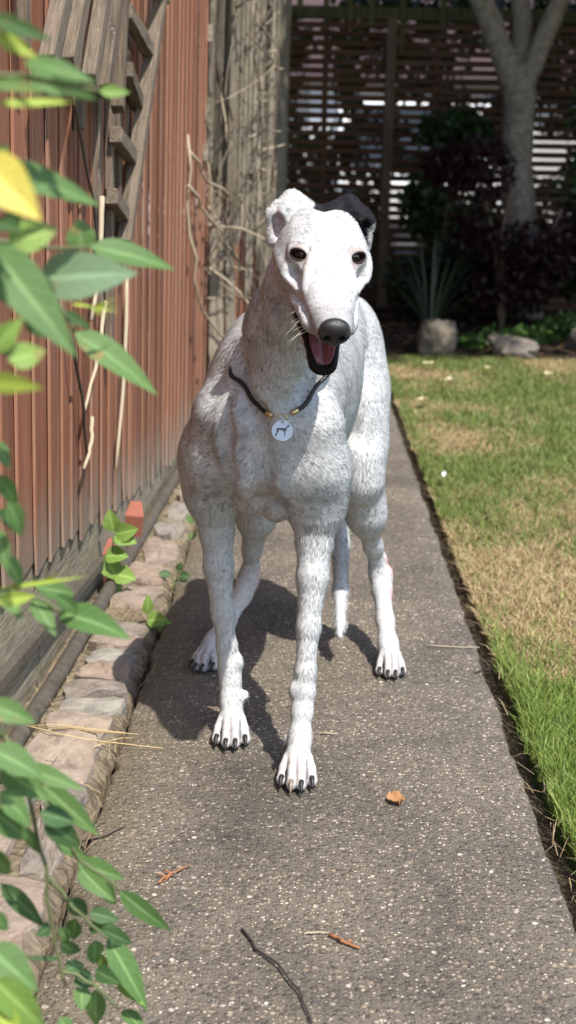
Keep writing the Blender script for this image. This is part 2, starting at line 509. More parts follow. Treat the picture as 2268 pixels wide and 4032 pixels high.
ys = np.linspace(-3.0, 7.30, 150)
V, F, dr = [], [], []
for y in ys:
    e = lawn_edge(y)
    for i, dx in enumerate([0.0] + xs):
        x = e + dx
        z = -0.055 if i == 0 else -0.012 + 0.010 * nz(x, y, 3.5) + 0.004 * nz(x, y, 17)
        V.append((x + (0.004 if i else -0.004), y, z)); dr.append(dryness(x, y) if x < 2.6 else 0.3)
m = len(xs) + 1
for j in range(len(ys) - 1):
    for i in range(m - 1):
        F.append((j*m+i, j*m+i+1, (j+1)*m+i+1, (j+1)*m+i))
me = mesh('lawn', V, F, True)
a = me.attributes.new('dry', 'FLOAT', 'POINT'); a.data.foreach_set('value', np.array(dr, np.float32))
lawn = put('lawn', me, mat_lawn()); tag(lawn, kind='structure')

def build_grass():
    P = []
    def scatter(n, y0, y1, xf0, xf1):
        y = rng.uniform(y0, y1, n); u = rng.random(n)
        a = np.array([xf0(v) for v in y]); b = np.array([xf1(v) for v in y])
        P.append(np.stack([a + (b - a) * u, y], -1))
    xr = lambda y: 0.42 + 0.24 * y + 0.30
    scatter(85000, 1.15, 2.7, lambda y: lawn_edge(y) - 0.006, xr)
    scatter(70000, 2.7, 4.4, lambda y: lawn_edge(y) - 0.006, xr)
    scatter(60000, 4.4, 7.32, lambda y: lawn_edge(y) - 0.006, lambda y: xr(y) + 0.3)
    scatter(9000, 1.15, 7.3, lambda y: lawn_edge(y) - 0.014, lambda y: lawn_edge(y) + 0.02)
    P = np.concatenate(P)
    n = len(P)
    d = np.array([dryness(x, y) for x, y in P])
    dryb = rng.random(n) < np.clip(d * 1.05 - 0.02, 0.04, 0.93)
    far = np.clip((P[:, 1] - 1.8) / 4.0, 0, 1)
    h = np.where(dryb, rng.uniform(0.010, 0.026, n), rng.uniform(0.014, 0.036, n)) * (1 + 0.1 * far)
    lushy = np.clip((2.7 - P[:, 1]) / 0.5, 0, 1)
    h *= 1 + 0.35 * lushy * ~dryb
    w = rng.uniform(0.0007, 0.0014, n) * (1 + 1.1 * far)
    az = rng.uniform(0, 2 * math.pi, n)
    lean = np.where(dryb, rng.uniform(0.5, 1.6, n), rng.uniform(0.15, 0.9, n))
    dx, dy = np.cos(az), np.sin(az)
    fa = rng.uniform(0, 2 * math.pi, n); sx, sy = np.cos(fa), np.sin(fa)
    z0 = np.full(n, -0.014)
    B = np.stack([P[:, 0], P[:, 1], z0], -1); S = np.stack([sx * w, sy * w, 0 * w], -1)
    def at(t):
        return B + np.stack([dx * h * lean * t * t, dy * h * lean * t * t, h * (t - 0.22 * lean * t * t)], -1)
    V = np.stack([B - S, B + S, at(0.55) + S * 0.8, at(0.55) - S * 0.8, at(1.0)], 1).reshape(-1, 3)
    i = np.arange(n)[:, None] * 5
    tri = np.concatenate([i + np.array([0, 1, 2]), i + np.array([0, 2, 3]), i + np.array([3, 2, 4])], 0)
    me = np_mesh('grass', V, tri, False)
    g = np.array([0.115, 0.180, 0.036]); g2 = np.array([0.300, 0.385, 0.090]); st = np.array([0.56, 0.44, 0.25]); st2 = np.array([0.36, 0.26, 0.13])
    u = rng.random((n, 1)); dull = np.clip((P[:, 1:2] - 2.2) / 1.2, 0, 1) * 0.55
    C = np.where(dryb[:, None], st * u + st2 * (1 - u), g * (1 - u) + g2 * u)
    C = np.where(dryb[:, None], C, C * (1 - dull * 0.7) + np.array([0.17, 0.185, 0.070]) * dull * 0.7)
    set_col(me, 'tint', np.repeat(C, 5, axis=0))
    return me
grass = put('grass', build_grass(), mat_leafcol('grass_blade', 0.28, 0.5)); tag(grass, 'short mown lawn grass, part green and part straw dry', 'grass', kind='stuff')

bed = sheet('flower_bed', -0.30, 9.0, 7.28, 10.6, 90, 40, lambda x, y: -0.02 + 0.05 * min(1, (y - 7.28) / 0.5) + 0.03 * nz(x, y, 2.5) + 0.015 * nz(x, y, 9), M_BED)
sheet('street', -30, 40, 12.5, 40, 2, 2, lambda x, y: -0.045, mat_soil('asphalt', (0.05, 0.05, 0.05), (0.085, 0.083, 0.08), 12))

# ================================================================== boarded fence on the left
fence = empty('boarded_fence', (FX(4), 4.0, 0)); tag(fence, 'red-brown fence of upright overlapping boards along the path', 'fence')
fr = random.Random(5)
def bottom_z(y): return max(0.045, 0.236 - 0.096 * (y - 2.04)) if y < 4.6 else 0.045
y = 0.2; 
while y < 9.95:
    ex = fr.uniform(0.084, 0.124)
    w = ex + 0.016
    zb = bottom_z(y) + fr.uniform(-0.010, 0.010)
    zt = 2.02 + fr.uniform(-0.006, 0.006)
    lean = 0.012
    nseg = 9
    V, F, wt, arr = [], [], [], []
    warp = fr.uniform(-0.0010, 0.0010)
    for s in range(nseg + 1):
        q = s / nseg; z = zb + (zt - zb) * q ** 1.5
        bx = FX(y) + lean * z + warp * math.sin(q * 3.1)
        skew = 0.0
        for (yy, xx) in ((y - 0.001, 0.0), (y + w, 0.0), (y + w, 0.0008), (y + 0.0015, 0.0048), (y - 0.001, 0.0044)):
            V.append((bx + xx + (0.0 if s else 0.002 * fr.uniform(-1, 1)), yy + skew, z + (0.004 * fr.uniform(-1, 1) if s == 0 else 0)))
            arr.append(1.0 if yy < y + 0.01 else 0.0)
            wt.append(1.0 - min(1.0, (z - zb) / (0.34 if 2.1 < y < 4.4 else 0.26)))
    for s in range(nseg):
        for k in range(5):
            a, b = s * 5 + k, s * 5 + (k + 1) % 5
            F.append((a, b, b + 5, a + 5))
    F.append((4, 3, 2, 1, 0)); F.append(tuple(nseg * 5 + k for k in range(5)))
    me = mesh('board', V, F)
    a = me.attributes.new('weather', 'FLOAT', 'POINT'); a.data.foreach_set('value', np.array(wt, np.float32))
    a = me.attributes.new('arris', 'FLOAT', 'POINT'); a.data.foreach_set('value', np.array(arr, np.float32))
    put('board', me, M_FENCE, fence)
    y += ex
# gravel boards, a dark batten and a pipe along the foot
for (y0, y1) in ((-0.6, 2.30), (2.31, 4.60), (4.61, 7.2), (7.21, 9.9)):
    n = 10; V, F = [], []
    for j in range(n + 1):
        yy = y0 + (y1 - y0) * j / n
        zt = bottom_z(yy) + 0.03
        x = FX(yy) - 0.004
        for (xx, z) in ((x - 0.03, -0.05), (x, -0.05), (x + 0.002, zt), (x - 0.03, zt)):
            V.append((xx, yy, z))
    for j in range(n):
        for k in range(4):
            a, b = j*4+k, j*4+(k+1) % 4
            F.append((a, a+4, b+4, b))
    F.append((0, 1, 2, 3)); F.append((n*4+3, n*4+2, n*4+1, n*4))
    put('gravel_board', mesh('gravel_board', V, F), M_GRAVELBOARD, fence)
V, F = [], []
pts = [(FX(yy) + 0.006, yy, 0.118 - 0.055 * (yy - 1.9)) for yy in np.linspace(0.2, 2.9, 12)]
parts = [box_arrays(((Vector(p) + Vector(q)) / 2), (0.008, 0, 0), (Vector(q) - Vector(p)) * 0.502, (0, 0, 0.008)) for p, q in zip(pts[:-1], pts[1:])]
V, F = merge(parts); put('batten', mesh('batten', V, F), M_BLACK, fence)
pipe = tube('drain_pipe', [(FX(yy) + 0.024 + 0.004 * math.sin(yy * 3), yy, 0.010 + 0.004 * math.sin(yy * 5)) for yy in np.linspace(-0.5, 4.3, 40)], 0.015, M_BLACK, None, 10)
tag(pipe, 'black plastic pipe lying along the foot of the boarded fence', 'pipe')

# ================================================================== slatted fence at the back
BY = 10.0
back = empty('slatted_fence', (1.0, BY, 0)); tag(back, 'dark horizontal slatted fence closing the back of the garden', 'fence')
bx0 = [(-0.235, 0.475), (0.535, 2.32), (2.40, 4.2)]
sr = random.Random(12)
for (xa, xb) in bx0:
    z = 0.20
    while z < 1.93:
        me = mesh('slat', *box_arrays(((xa + xb) / 2, BY + sr.uniform(-0.003, 0.003), z + sr.uniform(-0.0015, 0.0015)), ((xb - xa) / 2, 0, sr.uniform(-0.003, 0.003)), (0, 0.009, 0), (0, 0, 0.0205)))
        put('slat', me, M_DARKWOOD, back)
        z += 0.0595
    put('gravel_board', mesh('gravel_board', *box_arrays(((xa + xb) / 2, BY, 0.075), ((xb - xa) / 2, 0, 0), (0, 0.014, 0), (0, 0, 0.085))), M_DARKWOOD, back)
    for xc in np.linspace(xa + 0.3, xb - 0.3, max(1, int((xb - xa) / 0.85))):
        put('stile', mesh('stile', *box_arrays((xc, BY + 0.021, 1.07), (0.02, 0, 0), (0, 0.011, 0), (0, 0, 0.90))), M_DARKWOOD, back)
for xc, w in ((-0.275, 0.035), (0.505, 0.034), (2.36, 0.036), (4.24, 0.036)):
    me = mesh('post', *box_arrays((xc, BY - 0.035, 0.97), (w, 0, 0.0), (0, 0.040, 0), (0.004, 0, 1.00)))
    put('post', bevel_me(me, 0.004), M_POST, back)
put('rail', mesh('rail', *box_arrays((2.0, BY + 0.004, 2.005), (2.3, 0, 0.0), (0, 0.030, 0), (0, 0, 0.042))), M_GREENWOOD, back)
bt = random.Random(3)
for i, xc in enumerate((-0.12, 0.06, 0.22, 0.37, 0.58, 0.85, 1.13, 1.4, 1.65, 1.9, 2.2, 2.5, 2.8)):
    lo = (1.96, 1.93, 1.95, 1.92, 1.74, 1.90, 1.77, 1.94, 1.95, 1.93, 1.95, 1.9, 1.92)[i]
    put('batten', mesh('batten', *box_arrays((xc, BY - 0.042, (lo + 2.55) / 2), (0.019, 0, 0), (0, 0.010, 0), (0.006 * bt.uniform(-1, 1), 0, (2.55 - lo) / 2))), M_GREENWOOD, back)
put('top_rail', mesh('top_rail', *box_arrays((2.0, BY + 0.004, 2.56), (2.3, 0, 0.0), (0, 0.03, 0), (0, 0, 0.03))), M_GREENWOOD, back)

# ================================================================== tree
def leaf_cloud(centers, n, size, tints, seed=1, flat_=0.0):
    """many small folded leaves spread through ellipsoids: list of (centre, radii, weight)"""
    r = np.random.default_rng(seed)
    wts = np.array([c[2] for c in centers]); ci = r.choice(len(centers), n, p=wts / wts.sum())
    C = np.array([c[0] for c in centers])[ci]; R = np.array([c[1] for c in centers])[ci]
    d = r.normal(size=(n, 3)); d /= np.linalg.norm(d, axis=1, keepdims=True)
    P = C + d * R * (r.random((n, 1)) ** 0.45)
    a = r.normal(size=(n, 3)); a[:, 2] = a[:, 2] * (1 - flat_) - 0.25; a /= np.linalg.norm(a, axis=1, keepdims=True)
    up = r.normal(size=(n, 3)) * (1 - flat_ * 0.6) + np.array([0, 0, 0.8]); b = np.cross(a, up); b /= np.linalg.norm(b, axis=1, keepdims=True) + 1e-9
    nn = np.cross(b, a)
    s = size * r.uniform(0.6, 1.25, (n, 1))
    V = np.stack([P, P + a * s * 0.5 + b * s * 0.30 + nn * s * 0.06, P + a * s, P + a * s * 0.5 - b * s * 0.30 + nn * s * 0.06], 1).reshape(-1, 3)
    i = np.arange(n)[:, None] * 4
    T = np.concatenate([i + np.array([0, 1, 2]), i + np.array([0, 2, 3])], 0)
    me = np_mesh('foliage', V, T, False)
    k = r.random((n, 1)); tint = np.array(tints[0]) * (1 - k) + np.array(tints[1]) * k
    set_col(me, 'tint', np.repeat(tint, 4, axis=0))
    return me
M_LEAVES = mat_leafcol('foliage', 0.22, 0.5)

def mat_bark():
    t = NT('smooth_bark'); g = t.geo()
    m = t.n('Mapping'); t.l(g, m.inputs[0]); m.inputs['Scale'].default_value = (1, 1, 5.0)
    band = t.noise(m.outputs[0], 9, 5, 0.65); n = t.noise(g, 26, 7, 0.7)
    c = t.mix(t.ramp(n, [(0.3, 0.0), (0.7, 1.0)]), (0.135, 0.108, 0.080), (0.37, 0.31, 0.24))
    c = t.mix(t.ramp(band, [(0.58, 0.0), (0.68, 0.6)]), c, (0.13, 0.10, 0.075))
    c = t.mix(t.ramp(t.noise(g, 7, 4), [(0.55, 0.0), (0.7, 0.5)]), c, (0.13, 0.14, 0.09))
    return t.done(color=c, rough=0.85, normal=t.bump(t.math('ADD', n, band), 0.7, 0.012), spec=0.2)
M_BARK = mat_bark()
tree = empty('tree', (1.40, 9.2, 0)); tag(tree, 'forked smooth-barked tree in the shady bed at the back', 'tree')
def wob(pts, r, seed, amp=0.02, sub=4):
    rr = random.Random(seed); out, ra = [], []
    for (p, q), (a, b) in zip(zip(pts[:-1], pts[1:]), zip(r[:-1], r[1:])):
        for k in range(sub):
            u = k / sub
            out.append(Vector(p).lerp(Vector(q), u) + Vector((rr.uniform(-1, 1), rr.uniform(-1, 1), 0)) * amp); ra.append((a + (b - a) * u) * rr.uniform(0.95, 1.06))
    out.append(Vector(pts[-1])); ra.append(r[-1])
    return out, ra
limbs = [([(1.40, 9.2, -0.10), (1.375, 9.2, 0.35), (1.30, 9.2, 1.0), (1.285, 9.2, 1.45), (1.23, 9.2, 1.62)], [0.150, 0.118, 0.104, 0.108, 0.090]),
         ([(1.27, 9.2, 1.46), (1.12, 9.18, 1.80), (0.95, 9.15, 2.12), (0.70, 8.9, 2.9), (0.3, 8.4, 3.9)], [0.088, 0.074, 0.066, 0.050, 0.025]),
         ([(1.28, 9.2, 1.46), (1.30, 9.3, 1.9), (1.20, 9.5, 2.6), (1.3, 9.8, 3.8)], [0.070, 0.062, 0.050, 0.025]),
         ([(1.29, 9.2, 1.42), (1.39, 9.17, 1.72), (1.53, 9.15, 2.08), (1.9, 8.9, 2.9), (2.5, 8.3, 3.9)], [0.078, 0.062, 0.056, 0.045, 0.025])]
V, F = tube_arrays(*wob(limbs[0][0], limbs[0][1], 1, 0.006), 14); put('trunk', mesh('trunk', V, F, True), M_BARK, tree)
for i, (p, r) in enumerate(limbs[1:]):
    V, F = tube_arrays(*wob(p, r, 4 + i, 0.008), 12); put('limb', mesh('limb', V, F, True), M_BARK, tree)
cr = np.random.default_rng(9)
blobs = []
for i in range(50):
    a = cr.uniform(0, 2 * math.pi); q = math.sqrt(cr.random())
    cx, cy = 1.25 + 3.9 * q * math.cos(a), 8.50 + 3.20 * q * math.sin(a)
    blobs.append(((cx, cy, cr.uniform(3.2, 5.2)), (0.95, 0.95, 0.6), 1.0))
for i in range(18):  # unseen low crown layer, added to shut sky light off the bed
    blobs.append(((cr.uniform(-0.8, 4.0), cr.uniform(7.4, 10.8), cr.uniform(2.75, 3.2)), (0.9, 0.8, 0.35), 0.8))
put('crown', leaf_cloud(blobs, 86000, 0.15, ((0.030, 0.060, 0.014), (0.075, 0.125, 0.030)), 3, 0.4), M_LEAVES, tree)

# ------------------------------------------------------------------ shrubs, acer, spiky plant, rocks in the bed
def shrub(name, label, cat, base, blobs, n, size, tints, stems, seed, group=None, flat_=0.2, stemmat=None):
    e = empty(name, base); tag(e, label, cat, group)
    put('foliage', leaf_cloud(blobs, n, size, tints, seed, flat_), M_LEAVES, e)
    rr = random.Random(seed)
    for k, s in enumerate(stems):
        V, F = tube_arrays(*wob([base] + s, [0.018 * (1 - j / (len(s) + 1)) + 0.003 for j in range(len(s) + 1)], seed + k, 0.008, 3), 6)
        put('stem', mesh('stem', V, F, True), stemmat or M_POST, e)
    return e
shrub('acer_shrub', 'dark maroon small-leaved acer in front of the tree', 'shrub', (1.13, 8.28, 0.02),
      [((0.93, 8.25, 0.96), (0.24, 0.3, 0.20), 0.9), ((0.78, 8.3, 0.98), (0.20, 0.2, 0.12), 0.45), ((1.32, 8.3, 0.52), (0.36, 0.3, 0.17), 1.1), ((0.95, 8.3, 0.60), (0.16, 0.25, 0.16), 0.4), ((1.65, 8.4, 0.60), (0.28, 0.25, 0.22), 0.8), ((1.20, 8.2, 0.30), (0.30, 0.25, 0.12), 0.5)],
      5200, 0.046, ((0.014, 0.005, 0.006), (0.038, 0.012, 0.012)),
      [[(1.12, 8.28, 0.25), (1.02, 8.28, 0.7), (0.92, 8.28, 1.05)], [(1.12, 8.28, 0.22), (1.30, 8.28, 0.45), (1.45, 8.3, 0.75)], [(1.13, 8.28, 0.2), (1.10, 8.27, 0.6), (1.15, 8.25, 1.0)]], 31)
shrub('green_shrub', 'loose green shrub climbing beside the tree trunk', 'shrub', (1.90, 9.0, 0.0),
      [((1.88, 9.0, 0.9), (0.36, 0.3, 0.35), 1), ((1.95, 9.1, 1.4), (0.36, 0.3, 0.40), 1), ((1.80, 8.8, 0.40), (0.40, 0.3, 0.28), 1), ((2.2, 9.0, 1.9), (0.45, 0.4, 0.35), 0.8)],
      5200, 0.065, ((0.018, 0.040, 0.010), (0.050, 0.095, 0.022)), [[(1.9, 9.0, 0.8), (1.95, 9.05, 1.6)], [(2.0, 9.0, 0.7), (2.15, 9.0, 1.7)]], 32)
shrub('green_shrub', 'small green bush between post and tree at the slatted fence', 'shrub', (0.86, 9.3, 0.0),
      [((0.90, 9.3, 1.22), (0.26, 0.2, 0.13), 1), ((0.72, 9.3, 0.75), (0.16, 0.2, 0.22), 0.7), ((1.0, 9.35, 0.5), (0.25, 0.2, 0.3), 0.9)],
      2600, 0.06, ((0.015, 0.035, 0.010), (0.040, 0.078, 0.020)), [[(0.86, 9.3, 0.6), (0.92, 9.3, 1.25)]], 33)
shrub('ground_cover', 'low bright green plants around the foot of the tree', 'plant', (1.55, 7.95, 0.03),
      [((1.55, 7.95, 0.10), (0.30, 0.22, 0.09), 1), ((1.15, 7.75, 0.06), (0.22, 0.12, 0.06), 0.6), ((1.85, 8.2, 0.22), (0.25, 0.3, 0.18), 0.8), ((0.88, 7.65, 0.04), (0.12, 0.08, 0.04), 0.3)],
      2600, 0.045, ((0.040, 0.085, 0.018), (0.100, 0.180, 0.035)), [], 34)
shrub('dark_shrub', 'dark low bush at the foot of the slatted fence', 'shrub', (0.85, 9.0, 0.0),
      [((0.8, 9.1, 0.25), (0.35, 0.25, 0.22), 1), ((1.25, 9.0, 0.3), (0.3, 0.25, 0.25), 1)],
      2200, 0.06, ((0.012, 0.024, 0.008), (0.028, 0.050, 0.014)), [], 35)
sp = empty('spiky_plant', (0.70, 8.15, 0.0)); tag(sp, 'clump of long upright grey-green sword leaves behind the upright rock', 'plant')
M_SWORD = mat_leaf('sword_leaf', (0.035, 0.055, 0.030), (0.085, 0.110, 0.065), 0.5, 0.1)
pr = random.Random(8)
for k in range(26):
    a = pr.uniform(0, 2 * math.pi); L = pr.uniform(0.35, 0.66); ou = pr.uniform(0.04, 0.50); w = pr.uniform(0.005, 0.009)
    V, F = [], []
    for j in range(7):
        t = j / 6
        c = Vector((0.70 + math.cos(a) * (0.03 + ou * t ** 1.8), 8.15 + math.sin(a) * (0.03 + 0.6 * ou * t ** 1.8), 0.0 + L * t * (1 - 0.25 * ou * t)))
        s = Vector((-math.sin(a), math.cos(a), 0)) * w * (1 - t ** 3)
        V += [c - s, c + Vector((0, 0, 0.003)), c + s]
    for j in range(6):
        F += [(j*3, j*3+1, j*3+4, j*3+3), (j*3+1, j*3+2, j*3+5, j*3+4)]
    put('leaf', mesh('leaf', V, F, True), M_SWORD, sp)
for i, (c, r, lab) in enumerate((((0.68, 7.42, 0.06), (0.100, 0.080, 0.115), 'upright lichened rock at the lawn edge beside the spiky plant'),
                                ((1.10, 7.47, 0.03), (0.150, 0.085, 0.060), 'long flat rock lying at the lawn edge below the acer'),
                                ((1.52, 7.70, 0.05), (0.115, 0.100, 0.080), 'rounded grey rock at the lawn edge beside the green shrub'),
                                ((1.02, 7.62, 0.055), (0.055, 0.045, 0.035), 'small pale rock behind the long flat rock'))):
    o = put('rock', rock_mesh('rock', *r, 60 + i, 2.6, 0.30, 4), M_ROCK, None, c); o.rotation_euler = (0.1 * i, 0.12, 0.7 * i)
    tag(o, lab, 'rock', 'rocks edging the flower bed')

# ================================================================== beyond the back fence
M_BRICKW = NT('sunlit_brick_wall'); _g = M_BRICKW.coord('Object')
_b = M_BRICKW.n('TexBrick'); M_BRICKW.l(_g, _b.inputs[0]); _b.inputs['Scale'].default_value = 1.0
for k_, v_ in (('Color1', (0.42, 0.22, 0.16, 1)), ('Color2', (0.50, 0.28, 0.20, 1)), ('Mortar', (0.5, 0.45, 0.4, 1)), ('Brick Width', 0.225), ('Row Height', 0.075), ('Mortar Size', 0.010)):
    _b.inputs[k_].default_value = v_
M_BRICKW = M_BRICKW.done(color=_b.outputs[0], rough=0.9)
M_WHITE = flat('white_paint', (0.80, 0.79, 0.76), 0.45)
M_GLASS = flat('dark_glass', (0.02, 0.025, 0.03), 0.05)
M_TILE = flat('maroon_tiles', (0.060, 0.034, 0.035), 0.8)
house = empty('house', (1.0, 24.0, 0)); tag(house, 'sunlit brick house with white windows far beyond the slatted fence', 'house')
put('wall', mesh('wall', *box_arrays((2.0, 25.0, 1.25), (9.0, 0, 0), (0, 1.0, 0), (0, 0, 1.30))), M_BRICKW, house)
rv = [(-7.4, 23.6, 2.52), (11.4, 23.6, 2.52), (11.4, 27, 5.8), (-7.4, 27, 5.8), (-7.4, 23.6, 2.60), (11.4, 23.6, 2.60), (11.4, 27, 5.95), (-7.4, 27, 5.95)]
put('roof', mesh('roof', rv, [(3, 2, 1, 0), (4, 5, 6, 7), (0, 1, 5, 4), (1, 2, 6, 5), (2, 3, 7, 6), (3, 0, 4, 7)]), M_TILE, house)
for (xc, zc, w, h, door) in ((0.15, 1.35, 0.24, 1.15, True), (3.1, 1.5, 0.55, 0.75, False), (5.2, 1.5, 0.55, 0.75, False), (-2.4, 1.5, 0.6, 0.75, False)):
    f = put('door' if door else 'window', mesh('frame', *box_arrays((xc, 23.97, zc), (w, 0, 0), (0, 0.04, 0), (0, 0, h))), M_WHITE, house)
    if not door:
        for sx in (-1, 1):
            put('pane', mesh('pane', *box_arrays((xc + sx * w * 0.48, 23.925, zc), (w * 0.42, 0, 0), (0, 0.006, 0), (0, 0, h * 0.88))), M_GLASS, f)
    else:
        put('handle', mesh('handle', *box_arrays((xc + w * 0.7, 23.91, zc - 0.1), (0.02, 0, 0), (0, 0.03, 0), (0, 0, 0.07))), M_GLASS, f)
van = empty('white_van', (1.05, 17.0, -0.04)); tag(van, 'white van parked beyond the slatted fence', 'van')
prof = [(-2.2, 0.35), (-2.2, 0.95), (-1.5, 1.10), (-0.95, 1.80), (-0.7, 1.92), (2.3, 1.95), (2.4, 1.80), (2.4, 0.35)]
V = [(0.25 + (1.75 * s), 17.0 + p[0] + 0.4, p[1] - 0.04) for s in (0, 1) for p in prof]
n = len(prof); F = [tuple(range(n)), tuple(range(2*n-1, n-1, -1))] + [(i, i + n, (i+1) % n + n, (i+1) % n) for i in range(n)]
me = mesh('body', V, F); bm = bmesh.new(); bm.from_mesh(me); bmesh.ops.recalc_face_normals(bm, faces=bm.faces); bm.to_mesh(me); bm.free()
put('body', bevel_me(me, 0.06, 2), M_WHITE, van)
wv = [(0.36, 15.86, 1.13), (1.89, 15.86, 1.13), (1.82, 16.38, 1.72), (0.43, 16.38, 1.72)]
put('windscreen', mesh('windscreen', wv + [(x, y - 0.03, z + 0.02) for x, y, z in wv], [(3, 2, 1, 0), (4, 5, 6, 7), (0, 1, 5, 4), (1, 2, 6, 5), (2, 3, 7, 6), (3, 0, 4, 7)]), M_GLASS, van)
for sx in (0.42, 1.83):
    put('headlight', bevel_me(mesh('headlight', *box_arrays((sx, 15.19, 0.78), (0.12, 0, 0), (0, 0.03, 0), (0, 0, 0.08))), 0.02), M_GLASS, van)
put('bumper', bevel_me(mesh('bumper', *box_arrays((1.125, 15.17, 0.42), (0.86, 0, 0), (0, 0.06, 0), (0, 0, 0.12))), 0.03), flat('bumper', (0.03, 0.03, 0.03)), van)
for sx in (0.27, 1.98):
    for sy in (16.0, 18.9):
        V, F = tube_arrays([(sx - 0.11, sy, 0.30), (sx + 0.11, sy, 0.30)], 0.32, 20); put('wheel', mesh('wheel', V, F), flat('tyre', (0.02, 0.02, 0.02)), van)
hr = random.Random(44)
holes = ((-0.07, 0.13, 1.45, 2.4), (0.36, 0.52, 1.40, 1.54), (0.62, 0.92, 1.46, 1.56), (0.80, 1.08, 1.12, 1.32), (1.36, 1.60, 1.60, 2.2), (0.16, 0.28, 0.75, 1.0), (1.2, 1.5, 0.75, 1.05), (0.68, 0.80, 0.2, 0.9), (1.8, 2.1, 1.0, 1.3))
for i, (xa, xb, lab) in enumerate(((-1.2, 0.35, 'dark leafy hedge bush behind the left panel of the slatted fence'), (0.35, 1.5, 'dark leafy hedge bush behind the slatted fence between post and tree'), (1.5, 3.6, 'dark leafy hedge bush behind the slatted fence right of the tree'))):
    bl = []
    for gx_ in np.arange(xa, xb, 0.16):
        for gz_ in np.arange(0.1, 2.35, 0.16):
            x_, z_ = gx_ + hr.uniform(-0.05, 0.05), gz_ + hr.uniform(-0.05, 0.05)
            if any(a - 0.05 < x_ < b + 0.05 and c - 0.05 < z_ < d + 0.05 for a, b, c, d in holes): continue
            if hr.random() < 0.06: continue
            bl.append(((x_, 12.0 + hr.uniform(-0.3, 0.3), z_), (0.13, 0.18, 0.13), 1.0))
    xc = (xa + xb) / 2
    shrub('hedge_bush', lab, 'bush', (xc, 12.0, -0.05), bl, len(bl) * 80, 0.085, ((0.012, 0.026, 0.008), (0.035, 0.065, 0.016)), [[(xc, 12.0, 0.8), (xc + 0.1, 12.0, 1.6)]], 80 + i, 'hedge behind the slatted fence')
